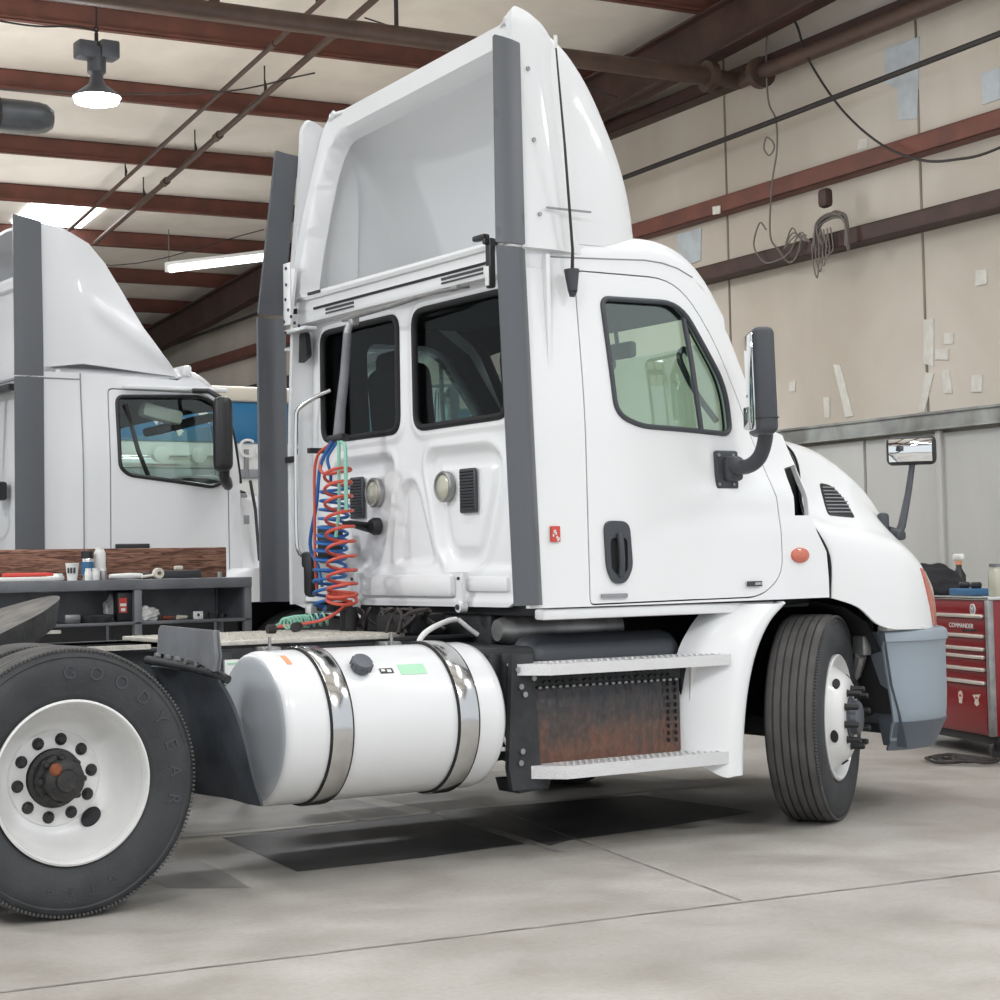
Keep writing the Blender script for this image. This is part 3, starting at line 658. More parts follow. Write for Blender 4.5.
thick_grid('cab_roof', loft_grid(rows, 3, 3), .02, ['white', 'liner'], TR, (0, 0, 1))
mb = MB(); mb.tube([(x, -Yc(x, zside(x))-.001, zside(x)) for x in (2.16, 2.4, 2.7, 2.9, 3.0, 3.1, 3.2)], .0035, 6); mb.build('roof_seam', 'greyink', TR)
# windscreen, posts, dash
rows = []
for t in [i/6 for i in range(7)]:
    x = 3.43+.27*t; z = 2.40-.46*t; Y = Yc(x, z)-.02
    rows.append([Vector((x+.24*(1-(y/Y)**2)**1.0, y, z+.0)) for y in [Y*(-1+2*j/10) for j in range(11)]])
thick_grid('windscreen', rows, .006, 'glassclear', TR, (1, 0, 0))
mb = MB(); mb.bx(3.38, 3.82, -.98, .98, 1.78, 1.90, .05); mb.bx(3.3, 3.5, .2, .9, 1.6, 1.88, .05); mb.bx(3.5, 3.85, -1.0, 1.0, 1.1, 1.8, .03); mb.build('dashboard', 'liner', TR)
rows = []
for x in (3.62, 3.80, 3.86):
    z = 1.90-.03*(x-3.62)/.24; Y = Yc(x, z)-.06; rows.append([Vector((x+.3*(1-(y/Y)**2), y, z+.03*(1-(y/Y)**2))) for y in [Y*(-1+2*j/8) for j in range(9)]])
thick_grid('cowl_panel', rows, .03, 'white', TR, (0, 0, 1))
for s in (-1, 1):
    mb = MB(); mb.tube(curve([(3.30, s*.93, 2.56), (3.42, s*.965, 2.37), (3.60, s*.99, 2.02), (3.66, s*1.0, 1.92)], 5), .028, 10); mb.build('windscreen_pillar', 'liner', TR)
mb = MB(); mb.tube(curve([(3.28, -.95, 2.3), (3.26, -.93, 2.33), (3.24, -.92, 2.28), (3.33, -.93, 2.12), (3.44, -.95, 1.98)], 6), .016, 8); mb.build('entry_grab_handle', 'blackplain', TR)
mb = MB(); mb.box((3.56, -.06, 2.43), (.05, .20, .09), .02); mb.tube([(3.56, -.02, 2.45), (3.54, -.02, 2.60)], .012, 8); mb.build('dash_camera', 'blackplain', TR)
mb = MB(); mb.box((3.56, .10, 2.37), (.08, .14, .08), .03); mb.box((3.55, .09, 2.31), (.05, .12, .05), .02); mb.build('dome_camera', 'blackplain', TR)
# seats
def seat(y, nm='driver_seat'):
    e = MB(); e.box((2.88, y, 1.55), (.48, .48, .16), .06); sq = e.build(nm, 'seat', TR)
    e = MB(); e.box((2.64, y, 1.99), (.16, .52, .80), .10, Matrix.Rotation(rad(-5), 3, 'Y'), 0, 4); e.build('backrest', 'seat', sq)
    e = MB(); e.box((2.60, y, 2.40), (.11, .34, .14), .05); e.build('headrest', 'seat', sq)
    e = MB(); e.bx(2.75, 3.0, y-.15, y+.15, 1.12, 1.5, .03); e.build('seat_base', 'liner', sq)
seat(.70, 'driver_seat'); seat(-.60, 'passenger_seat')
mb = MB(); c = Vector((3.28, .55, 1.86)); R = Matrix.Rotation(rad(-60), 3, 'Y')
mb.tube([c+R @ Vector((.22*math.cos(a), .22*math.sin(a), 0)) for a in [2*PI*i/32 for i in range(32)]], .014, 8, closed=True)
for a in (0, 2.1, 4.2): mb.tube([c, c+R @ Vector((.22*math.cos(a), .22*math.sin(a), 0))], .013, 6)
mb.tube([c, c+R @ Vector((0, 0, -.5))], .035, 10); mb.build('steering_wheel', 'blackplain', TR)
mb = MB(); mb.bx(2.28, 3.9, -1.08, 1.08, 1.06, 1.12, .01); mb.build('cab_floor', 'liner', TR)
mb = MB(); mb.bx(2.31, 3.25, -1.0, 1.0, 2.64, 2.67); mb.build('headliner', 'liner', TR)

# ---- back wall of the cab
def sdin(p, poly): return segd(p, poly) if inpoly(p, poly) else -segd(p, poly)
PR = rpoly([(-.115, 1.80), (-.15, 1.875), (-.70, 1.87), (-.80, 1.80), (-.79, 1.66), (-.66, 1.34), (-.58, 1.275), (-.33, 1.275), (-.235, 1.36), (-.17, 1.60)], .07)
PL = [(.06-y, z) for y, z in PR]
PC = rpoly([(.20, 1.30), (.155, 1.60), (.11, 1.725), (-.01, 1.735), (-.06, 1.66), (-.155, 1.42), (-.20, 1.30)], .06)
WR = rpoly([(-.025, 2.58), (-.86, 2.58), (-.86, 1.975), (-.03, 1.97)], [.10, .09, .09, .09])
WL = rpoly([(.93, 2.58), (.11, 2.58), (.115, 1.97), (.93, 1.97)], .09)
def xback(y, z):
    x = 2.27
    for P in (PR, PL):
        d = sdin((y, z), P); x += .034*sm(-.005, .045, d)-.012*math.exp(-((d+.012)/.022)**2)
        if d > 0: x -= .022*sm(.075, .11, d)
    d = sdin((y, z), PC); x += .024*sm(-.005, .035, d)-.008*math.exp(-((d+.01)/.02)**2)
    for W in (WR, WL):
        d = -sdin((y, z), W); x -= .014*math.exp(-((d-.022)/.02)**2)
    x -= .018*(1-sm(1.275, 1.29, z))
    x -= .014*(1-sm(1.135, 1.145, z))
    x += .03*sm(.98, 1.12, abs(y-.02))*sm(1.3, 1.4, z)
    return x
BO = [(1.13, 1.115), (1.13, 2.70), (-1.13, 2.70), (-1.13, 1.13), (-.92, 1.13), (-.86, 1.10), (.52, 1.10), (.56, 1.115)]
bw = panel('cab_back_wall', BO, [WR, WL], .0165, lambda y, z: (xback(y, z), y, z), ['white', 'liner'], TR, .02, out=(-1, 0, 0), angle=60)
for W, nm in ((WR, 'right_rear_window'), (WL, 'left_rear_window')):
    g = panel('rear_window', inset(W, -.003), [], .15, lambda y, z: (2.285, y, z), 'glassdark', TR, .005, out=(-1, 0, 0))
    mb = MB(); mb.tube([(2.262, y, z) for y, z in densify(inset(W, .012), .05)], .017, 8, closed=True); mb.build('rubber_seal', 'black', g)
# vents and work lamps on the back wall
for yv, z0, z1, yl in ((-.50, 1.55, 1.755, -.30), (.57, 1.555, 1.765, .375)):
    mb = MB(); mb.bx(2.258, 2.275, yv-.07, yv+.07, z0-.005, z1+.005, .012); v = mb.build('air_vent', 'plastic', TR)
    mb = MB()
    for i in range(13): z = z0+.012+(z1-z0-.024)*i/12; mb.box((2.256, yv, z), (.007, .115, .006), 0, Matrix.Rotation(rad(30), 3, 'Y'))
    mb.build('vent_slats', 'blackplain', v)
    T = Matrix.Translation((2.262, yl, 1.68)) @ Matrix.Rotation(-PI/2, 4, 'Y')
    mb = MB(); mb.lathe([(.075, -.01), (.077, .012), (.07, .022), (.062, .020), (.060, .012)], 36, T); w = mb.build('work_lamp', 'steel', TR)
    mb = MB(); mb.lathe([(.061, .012), (.045, .022), (.02, .026), (0, .027)], 36, T); mb.build('lens', 'lampglass', w)
# ledge and rubber joint under the roof fairing
mb = MB(); mb.bx(2.19, 2.36, -1.10, 1.10, 2.625, 2.80, .025); lg = mb.build('roof_ledge', 'white', TR)
mb = MB(); mb.bx(2.182, 2.192, -.86, .87, 2.69, 2.702); mb.build('ledge_gasket', 'black', lg)
for y0, y1 in ((.44, .74), (-.78, -.42)):
    mb = MB(); mb.bx(2.184, 2.192, y0, y1, 2.650, 2.658); mb.bx(2.184, 2.192, y0, y1, 2.668, 2.680); mb.build('ledge_slot', 'ink', lg)
mb = MB(); mb.bx(2.18, 2.19, .80, .93, 2.775, 2.79); mb.build('ledge_slot', 'ink', lg)
# black latch bracket near the right extender
mb = MB(); mb.bx(2.10, 2.19, -.935, -.905, 2.76, 2.79, .008); mb.bx(2.12, 2.15, -.945, -.90, 2.56, 2.79, .008); mb.bx(2.10, 2.14, -.92, -.82, 2.785, 2.812, .01); br = mb.build('latch_bracket', 'blackplain', TR)
mb = MB(); mb.bx(2.112, 2.118, -.938, -.907, 2.57, 2.66, .003); mb.build('latch_plate', 'whiteplain', br)
# perforated white brackets on the left
mb = MB(); mb.bx(2.10, 2.11, .98, 1.06, 2.62, 2.96, .004); mb.box((2.12, 1.01, 2.78), (.02, .07, .30), .004, Matrix.Rotation(rad(14), 3, 'X')); mb.bx(2.12, 2.2, .86, 1.1, 2.58, 2.60, .004); bl = mb.build('fairing_bracket', 'white', TR)
mb = MB()
for (y, z) in ((1.02, 2.93), (1.02, 2.84), (1.03, 2.76), (1.0, 2.70), (.97, 2.66), (1.05, 2.64), (.93, 2.62), (.88, 2.60), (1.04, 2.58)):
    mb = MB(); mb.cyl((2.095, y, z), (2.103, y, z), .009, 8); mb.build('bracket_hole', 'ink', bl)
# lower beam, lift links
mb = MB(); mb.bx(2.215, 2.26, -.40, .47, 1.145, 1.255, .02); mb.bx(2.23, 2.27, -.86, -.5, 1.17, 1.245, .02); lb = mb.build('lower_back_beam', 'white', TR)
for y in (.50, -.52):
    mb = MB(); mb.prism(rpoly([(y-.018, 1.26), (y+.018, 1.26), (y+.026, 1.10), (y, 1.065), (y-.03, 1.10)], .02), 'yz', 2.19, 2.205); mb.cyl((2.18, y-.003, 1.10), (2.22, y-.003, 1.10), .026, 16); k = mb.build('lift_link', 'white', TR)
    for q_ in ((2.172, y-.003, 1.10, .013), (2.182, y, 1.235, .008)): mb = MB(); mb.cyl(q_[:3], (q_[0]+.012, q_[1], q_[2]), q_[3], 12); mb.build('link_bolt', 'ink', k)

# ---- side extenders (dark plastic)
for s in (-1, 1):
    def fl(x, z, s=s): return (x+(.055 if s < 0 else 0)*(2.69-z)/1.58, s*(1.185+.02*math.sin(PI*(x-2.0)/.17)-.03*sm(2.1, 2.17, x)), z)
    panel('side_extender', [(1.995, 1.115), (1.995, 2.69-.015*s), (2.165, 2.69-.015*s), (2.165, 1.115)], [], .034, fl, 'extgrey', TR, .014, out=(0, s, 0))
    def fu(x, z, s=s): t = (z-2.72)/.92; return (x+.065*t, s*(1.175-.095*t+.01*math.sin(PI*(x-2.0)/.15)), z)
    panel('upper_side_extender', rpoly([(2.0, 2.708-.015*s), (2.005, 3.64), (2.15, 3.62), (2.155, 2.708-.015*s)], .008), [], .034, fu, 'extgrey', TR, .014, out=(0, s, 0))
    mb = MB(); mb.cyl((2.16, s*1.12, 2.50), (2.16, s*1.16, 2.50), .01, 8); mb.build('extender_hinge', 'white', TR)
# ---- roof fairing shell
def xlean(z): return 2.16+.16*max(0, (z-2.78))**1.4
rows = []
for z, xs, w in ((2.765, 2.925, 1.09), (3.0, 2.90, 1.08), (3.2, 2.845, 1.065), (3.4, 2.75, 1.05), (3.55, 2.655, 1.035), (3.66, 2.55, 1.015), (3.745, 2.43, .98), (3.80, 2.34, .93), (3.815, 2.32, .85)):
    x0 = xlean(min(z, 3.79)); d = max(xs-x0, .02)
    h = [(x0, -w, z), (x0+d*.35, -w, z), (xs-d*.22, -w+.012, z), (xs-d*.04, -w+.07, z), (xs+.10, -w+.28, z), (xs+.18, -.45, z), (xs+.20, 0, z)]
    rows.append([Vector(p) for p in h]+[Vector((p[0], -p[1], p[2])) for p in h[-2::-1]])
rf = thick_grid('roof_fairing', loft_grid(rows, 4, 3), .018, 'fairingwhite', TR, lambda v: (v.x-2.2, v.y, .4))
outl = rpoly([(-1.09, 2.77), (-1.0, 3.70), (-.93, 3.815), (.93, 3.815), (1.0, 3.70), (1.09, 2.77)], [.01, .1, .06, .06, .1, .01])
hole = rpoly([(-.95, 2.80), (-.87, 3.50), (-.80, 3.65), (.80, 3.65), (.87, 3.50), (.95, 2.80)], [.03, .12, .16, .16, .12, .03])
def rimx(y, z):
    d = sdin((y, z), hole); return (xlean(z)+.07*sm(.04, -.0, -d)+.05*sm(-.03, .02, d), y, z)
panel('fairing_rim', outl, [hole], .03, rimx, 'fairingwhite', rf, .02, out=(-1, 0, 0), angle=60)
# side fins with rounded ears
FIN = rpoly([(2.16, 2.72), (2.185, 3.2), (2.20, 3.60), (2.20, 3.76), (2.23, 3.82), (2.29, 3.80), (2.44, 3.70), (2.54, 3.5), (2.56, 2.72)], [.01, .3, .2, .06, .06, .06, .2, .3, .01])
for s in (-1, 1):
    ff = panel('fairing_fin', FIN, [], .04, lambda x, z, s=s: (x, s*(1.142-.105*(z-2.72)-.055*sm(2.32, 2.56, x)-.05*sm(3.74, 3.92, z)), z), 'fairingwhite', rf, .045, out=(0, s, 0), angle=45)
    mb = MB()
    for z in (3.52, 3.2, 2.87): mb.cyl((2.27, s*(1.14-.105*(z-2.72)), z), (2.27, s*(1.150-.105*(z-2.72)), z), .010, 10)
    mb.build('fin_bolts', 'steel', ff)
    mb = MB(); mb.tube([(2.36, s*(1.137-.105*(z-2.72)-.004), z) for z in (2.8, 3.1, 3.4, 3.6)], .0035, 6); mb.build('fin_crease', 'fairingwhite', ff)
mb = MB(); mb.bx(2.30, 2.55, -1.146, -1.138, 2.895, 2.903); mb.build('fairing_seam', 'greyink', rf)
mb = MB()
for (y, z) in ((-.05, 3.42), (-.12, 3.40), (-.6, 3.0)): mb.cyl((3.0, y, z), (3.02, y, z), .012, 8)
mb.build('fairing_rivets', 'greyink', rf)
def tilt(o):
    for v in o.data.vertices: v.co.z -= .045*v.co.y*max(0., min(1.1, (v.co.z-2.72)/.9))
for o in list(bpy.data.objects):
    if o.name.split('.')[0] in ('upper_side_extender', 'roof_fairing', 'fairing_rim', 'fairing_fin', 'fin_bolts', 'fin_crease', 'fairing_seam', 'fairing_rivets'): tilt(o)
# ---- whip antenna
mb = MB(); mb.tube([(2.43, -1.15, 2.62), (2.42, -1.17, 2.72), (2.385, -1.175, 3.2), (2.35, -1.17, 3.66)], [.009, .007, .006, .004], 8); an = mb.build('whip_antenna', 'wire', TR)
mb = MB(); mb.tube([(2.415, -1.165, 2.63), (2.415, -1.17, 2.53)], [.036, .022], 14); mb.tube([(2.415, -1.17, 2.53), (2.415, -1.165, 2.505)], [.022, .012], 14); mb.build('antenna_base', 'plastic', an)
mb = MB(); mb.cyl((2.35, -1.17, 3.64), (2.35, -1.17, 3.70), .009, 8); mb.build('antenna_tip', 'whiteplain', an)

# ---- hood
HR = [ # x, top z, half width w, shoulder drop, fender width, fender top z, bottom z
 (3.86, 1.915, .99, .05, 1.165, 1.50, 1.10), (3.98, 1.905, .97, .05, 1.185, 1.46, 1.095), (4.12, 1.88, .95, .055, 1.20, 1.43, 1.05), (4.24, 1.84, .93, .06, 1.205, 1.41, .965),
 (4.36, 1.785, .915, .065, 1.20, 1.38, .935), (4.50, 1.695, .90, .07, 1.19, 1.33, .93), (4.64, 1.57, .875, .08, 1.155, 1.26, .925), (4.76, 1.44, .85, .10, 1.095, 1.17, .92), (4.86, 1.28, .81, .11, 1.01, 1.08, .92), (4.94, 1.13, .74, .1, .91, 1.0, .92), (4.985, 1.0, .6, .02, .75, .95, .92)]
def hsec(r):
    x, zt, w, dr_, wf, zf, zb = r
    c = .16*sm(4.3, 5.0, x)
    def X(z): return x+(.0 if x > 3.9 else (.10*(1-sm(1.34, 1.50, z))+.028*sm(1.48, 1.52, z)*(1-sm(1.76, 1.80, z))))
    p = [(x+c, 0, zt+.035), (x+c*.9, .45*w, zt+.03), (x+c*.5, .82*w, zt+.005), (x, w, zt-dr_), (x, w+.05, zt-dr_-.10), (x, max(w+.07, wf-.11), zf+.07), (x, wf-.02, zf-.02), (x, wf, (zf-.02)*.55+zb*.45), (x, wf-.004, zb)]
    zz = [q[2] for q in p]
    for i in range(1, len(p)):
        if p[i][2] > p[i-1][2]-.01: p[i] = (p[i][0], p[i][1], p[i-1][2]-.01)
    return [Vector((q[0]+(X(q[2])-x), q[1], q[2])) for q in p]
HS_ = [hsec(r) for r in HR]
rows = [[Vector((p.x, -p.y, p.z)) for p in h[::-1]]+[p for p in h[1:]] for h in HS_]
hood = thick_grid('hood', loft_grid(rows, 4, 4), .014, ['white', 'black'], TR, lambda v: (v.x-4.2, v.y, v.z-1.0))
for s_ in (-1, 1): mb = MB(); mb.tube([(p.x-.004, s_*(p.y+.001), p.z) for p in curve(HS_[0][1:], 5)], .007, 6); mb.build('hood_seam', 'black', hood)
def hpt(x, z, off=0., s=-1):
    """point on the hood's side at x, z"""
    k = 0
    while k < len(HR)-2 and HS_[k+1][5].x < x: k += 1
    t = (x-HS_[k][5].x)/(HS_[k+1][5].x-HS_[k][5].x); A = curve(HS_[k], 6); Bq = curve(HS_[k+1], 6)
    P = [a.lerp(b, t) for a, b in zip(A, Bq)]
    for a, b in zip(P, P[1:]):
        if b.z <= z <= a.z and a.y > .5: u = (a.z-z)/max(a.z-b.z, 1e-6); y = a.y+(b.y-a.y)*u; return (x, s*(y+off), z)
    return (x, s*(P[-1].y+off), z)
for s in (-1, 1):
    VG = rpoly([(4.035, 1.68), (4.13, 1.665), (4.20, 1.60), (4.225, 1.50), (4.04, 1.515)], [.02, .04, .04, .02, .02])
    v = panel('hood_vent', VG, [], .03, lambda x, z, s=s: hpt(x, z, .005, s), 'blackplain', hood, .004, out=(0, s, 0))
    mb = MB()
    for i in range(8):
        z = 1.53+.018*i; x1 = 4.22-.09*max(0, (i-3)/5); mb.tube([hpt(4.045, z, .009, s), hpt((4.045+x1)/2, z, .010, s), hpt(x1-.01, z, .009, s)], .0035, 6)
    mb.build('vent_slats', 'greyink', v)
    HL = rpoly([(4.60, 1.245), (4.66, 1.225), (4.77, 1.06), (4.83, .935), (4.735, .935), (4.67, 1.07)], .02)
    hl = panel('headlight', HL, [], .03, lambda x, z, s=s: hpt(x, z, .008, s), 'amber', hood, .006, out=(0, s, 0))
    panel('clear_cover', rpoly([(4.67, 1.225), (4.74, 1.17), (4.86, .98), (4.875, .935), (4.83, .935), (4.77, 1.06)], .01), [], .03, lambda x, z, s=s: hpt(x, z, .010, s), 'clearlens', hl, .004, out=(0, s, 0))
mb = MB(); mb.bx(4.98, 5.12, -.55, .55, .5, 1.0, .03)
gr = mb.build('grille', 'black', TR)
mb = MB()
for i in range(7): mb.bx(5.10, 5.135, -.52, .52, .54+.065*i, .57+.065*i, .008)
mb.build('grille_bars', 'chrome', gr)
# dark inner arch, firewall and engine masses
arch = [(3.40, .35), (3.43, .75), (3.52, .98), (3.66, 1.07), (3.9, 1.085), (4.10, 1.05), (4.25, .97), (4.36, .8), (4.40, .5)]
for s in (-1, 1):
    mb = MB(); V = []
    for y in (s*.62, s*1.12): V += [(x, y, z) for x, z in arch]
    k = len(arch); mb.add(V, [(i, i+1, i+1+k, i+k) for i in range(k-1)])
    mb.add([(x, s*.62, z) for x, z in arch], [tuple(range(k))])
    mb.build('wheel_well_liner', 'black', TR)
mb = MB(); mb.bx(2.35, 4.9, -.55, .55, .42, 1.04, .05); mb.bx(3.75, 4.8, -.6, .6, .9, 1.55, .1); mb.build('engine_block', 'black', TR)
mb = MB(); mb.bx(3.7, 3.9, -.95, .95, .42, .52, .03); mb.cyl((3.95, -.95, .5), (3.95, .95, .5), .07, 16); mb.build('front_axle', 'frame', TR)
mb = MB(); mb.tube([(4.33, -.8, .62), (4.33, -.95, .70), (4.30, -1.02, .80)], .03, 8); mb.bx(4.28, 4.34, -1.06, -.98, .8, .9, .01); mb.build('bumper_bracket', 'steel', TR)
# ---- bumper
rows = []
for z, k in ((.93, .96), (.915, .995), (.87, 1.0), (.84, .985), (.6, .985), (.46, .975), (.44, .96), (.36, .93)):
    P = [(4.33, 1.16), (4.45, 1.19), (4.62, 1.185), (4.80, 1.13), (4.95, 1.0), (5.06, .78), (5.12, .4), (5.14, 0)]
    P = [Vector((4.33+(x-4.33)*(.85+.15*k*k)+(.10*max(0, 1-(z-.36)/.55)**1.3 if i == 0 else .05*(1-(z-.36)/.55) if i == 1 else 0), -y*k, z)) for i, (x, y) in enumerate(P)]
    rows.append(P+[Vector((p.x, -p.y, p.z)) for p in P[-2::-1]])
bp = thick_grid('bumper', loft_grid(rows, 2, 4), .02, 'bumper', TR, lambda v: (v.x-4.2, v.y, 0))
rows2 = [[p+Vector((0, 0, -.0)) for p in rows[-1]], [Vector((4.33+(p.x-4.33)*.985, p.y*.98, .31)) for p in rows[-1]]]
thick_grid('bumper_lip', loft_grid([[Vector((p.x+.004, p.y*1.004, .46)) for p in rows[5]], [Vector((p.x+.002, p.y*1.005, .37)) for p in rows[-1]], rows2[1]], 2, 4), .02, 'bumperdark', bp, lambda v: (v.x-4.2, v.y, 0))
for s in (-1, 1):
    mb = MB(); P = [(4.325, .92), (4.345, .80), (4.37, .65), (4.42, .50), (4.46, .33)]
    V = [(x, s*1.165, z) for x, z in P]+[(x+.02, s*.98, z) for x, z in P]; k = len(P)
    mb.add(V, [(i, i+1, i+1+k, i+k) for i in range(k-1)]); mb.build('bumper_side_flange', 'bumperdark', bp)
mb = MB(); mb.bx(4.34, 4.62, -1.17, -1.10, .925, .95, .008); mb.build('fender_edge_trim', 'whiteplain', TR)

# ---- quarter fairing behind the steer wheel
A = [(3.625, 1.085), (3.52, 1.0), (3.435, .87), (3.375, .70), (3.34, .50), (3.325, .285)]
Bq = [(3.50, 1.085), (3.40, 1.0), (3.315, .87), (3.25, .70), (3.215, .50), (3.20, .285)]
Cq = [(3.32, 1.085), (3.22, 1.0), (3.13, .88), (3.075, .72), (3.06, .54), (3.06, .39)]
rows = [[Vector((x+.015, -1.10, z)) for x, z in A], [Vector((x, -1.205, z)) for x, z in A], [Vector((x, -1.222, z)) for x, z in [((a[0]+b[0])/2, (a[1]+b[1])/2) for a, b in zip(A, Bq)]], [Vector((x, -1.20, z)) for x, z in Bq], [Vector((x, -1.10, z)) for x, z in [((a[0]+b[0]*2)/3, (a[1]+b[1]*2)/3) for a, b in zip(Bq, Cq)]], [Vector((x, -.99, z)) for x, z in Cq]]
for s in (-1, 1):
    R_ = [[Vector((p.x, -s*p.y, p.z)) for p in r] for r in rows]
    q = thick_grid('quarter_fender', loft_grid(R_, 4, 4), .012, 'white', TR, lambda v, s=s: (0, s, 0), angle=50)
    if s < 0:
        mb = MB(); mb.prism([(3.11, .64), (3.125, .83), (3.22, .85), (3.20, .66)], 'xz', -1.09, -1.075); mb.build('fender_recess', 'whiteplain', q)

# ---- steps and battery box
def step(x0, x1, z0, z1, cut, s=-1, nm='step'):
    mb = MB(); mb.prism([(x0, s*.98), (x0, s*1.10), (x0+cut, s*1.215), (x1, s*1.215), (x1, s*.98)], 'xy', z1-.012, z1)
    mb.prism([(x0, s*1.10), (x0+cut, s*1.215), (x1, s*1.215), (x1, s*1.205), (x0+cut+.004, s*1.205), (x0+.004, s*1.095)], 'xy', z0, z1-.012)
    k = int((x1-x0-cut)/.035)
    for i in range(k):
        for j in range(3): mb.box((x0+cut+.02+i*.035, s*(1.19-.05*j), z1+.003), (.014, .018, .003), .001)
    mb.build(nm, 'alu', TR)
for s in (-1, 1):
    step(2.115, 3.26, .805, .855, .10, s); step(2.18, 3.30, .345, .402, .11, s)
mb = MB(); mb.bx(2.24, 3.08, -1.055, -.55, .40, .745, .012); bb = mb.build('battery_box', 'rustbox', TR)
mb = MB()
for i in range(20):
    for j in range(2): mb.box((2.29+.038*i, -1.06, .765+.028*j), (.022, .012, .010), .003, Matrix.Rotation(rad(28 if (i+j) % 2 else -28), 3, 'Y'))
mb.bx(2.24, 3.09, -1.052, -.9, .742, .80, .008); mb.build('box_lid', 'frame', bb)
mb = MB()
for i in range(22): mb.box((2.262+.0375*i, -1.062, .742), (.02, .012, .012), .004)
mb.build('lid_edge', 'steel', bb)
mb = MB()
for i in range(9):
    for j in range(2): mb.box((3.0+.045*j, -1.062, .46+.033*i), (.008, .010, .02), .002)
mb.build('louvre_slots', 'black', bb)
mb = MB(); mb.prism([(2.08, .30), (2.06, .40), (2.09, .90), (2.20, .90), (2.23, .42), (2.26, .30)], 'xz', -1.10, -1.07); mb.prism([(2.14, .28), (2.12, .34), (2.32, .34), (2.30, .29)], 'xz', -1.06, -.9); bk = mb.build('step_bracket', 'frame', TR)
mb = MB()
for x, z in ((2.115, .83), (2.13, .755), (2.15, .72), (2.13, .47), (2.12, .42), (2.2, .79)): mb.cyl((x, -1.102, z), (x, -1.112, z), .013, 10)
mb.build('bracket_bolts', 'steel', bk)
mb = MB(); mb.bx(3.09, 3.16, -1.05, -.6, .38, .80, .01); mb.build('step_bracket', 'black', TR)
# air tank and exhaust box above the steps
mb = MB(); T = Matrix.Translation((2.32, -.86, .86)) @ Matrix.Rotation(PI/2, 4, 'Y')
mb.lathe([(0, -.05), (.06, -.04), (.10, 0), (.112, .05), (.112, .78), (.10, .83), (.06, .87), (0, .88)], 32, T); mb.build('air_tank', 'plastic', TR)
mb = MB(); T = Matrix.Translation((2.28, -.70, .99)) @ Matrix.Rotation(PI/2, 4, 'Y') @ Matrix.Rotation(rad(2), 4, 'X')
mb.lathe([(0, 0), (.05, 0), (.07, .05), (.085, .12), (.085, .62), (.07, .68), (0, .70)], 32, T); mb.build('exhaust_can', 'steel', TR)
mb = MB(); mb.bx(1.96, 2.30, -.98, -.45, .42, .925, .02); mb.bx(1.7, 2.5, -.6, .5, .55, .93, .02); mb.build('equipment_box', 'frame', TR)
mb = MB(); mb.bx(2.02, 2.06, -1.02, -.98, .42, .90, .01); mb.bx(2.1, 2.14, -1.02, -.98, .42, .90, .01); mb.bx(2.30, 2.36, -.62, .62, .85, 1.10, .01); mb.bx(2.40, 2.5, -.40, -.28, .9, 1.10); mb.bx(2.40, 2.5, .1, .22, .9, 1.10); mb.bx(2.40, 2.5, -.62, -.52, .9, 1.10); mb.build('cab_mount', 'frame', TR)
mb = MB(); mb.tube(curve([(2.04, -1.03, .62), (2.02, -1.05, .56), (2.04, -1.05, .49), (2.08, -1.06, .48)], 5), .010, 8); mb.tube(curve([(2.06, -1.04, .64), (2.05, -1.06, .56), (2.08, -1.06, .5)], 5), .008, 8); mb.build('white_hose_loop', 'whiteplain', TR)
mb = MB(); mb.tube(curve([(1.86, -.66, .90), (1.875, -.68, .97), (1.93, -.68, 1.01), (2.06, -.62, 1.04), (2.12, -.60, 1.045)], 6), .013, 10); mb.tube([(2.13, -.60, 1.045), (2.18, -.62, 1.0), (2.22, -.63, .97)], .011, 10); mb.build('grey_coolant_hose', 'whiteplain', TR)

# ---- chassis
for s in (-1, 1):
    mb = MB(); mb.bx(-2.6, 4.6, s*.42, s*.435, .70, .965); mb.bx(-2.6, 4.6, s*.42, s*.50-s*.0, .955, .968); mb.bx(-2.6, 4.6, s*.42, s*.50, .70, .712); fr = mb.build('frame_rail', 'frame', TR)
mb = MB()
for x in (-2.2, -1.1, .35, 1.0, 1.9, 3.0): mb.bx(x, x+.10, -.42, .42, .74, .93, .01)
mb.build('crossmember', 'frame', TR)
mb = MB(); mb.bx(-1.0, .62, -.52, -.49, .965, .985); mb.bx(-1.0, .60, .49, .53, 1.01, 1.025); mb.build('rail_edge_strip', 'deck', TR)
mb = MB(); mb.bx(.92, 1.80, -.52, .52, .965, .985, .004); mb.bx(1.55, 2.02, -.30, .52, .960, .980, .004)
for i in range(24):
    for j in range(26): mb.box((.95+i*.036, -.49+j*.038, .9865), (.020, .005, .003), 0, Matrix.Rotation(rad(45 if (i+j) % 2 else -45), 3, 'Z'))
mb.build('deck_plate', 'deck', TR)
mb = MB(); mb.bx(.70, 1.95, -.50, -.44, .72, .955, .01); mb.bx(.80, 1.0, -.53, -.45, .62, .94, .01); mb.build('side_box', 'frame', TR)
mb = MB(); mb.bx(.955, 1.03, -.545, -.531, .80, .905); lb_ = mb.build('paper_tag', 'label', TR)
mb = MB(); mb.bx(.965, 1.02, -.548, -.545, .885, .893); mb.build('tag_header', 'greenlabel', lb_)
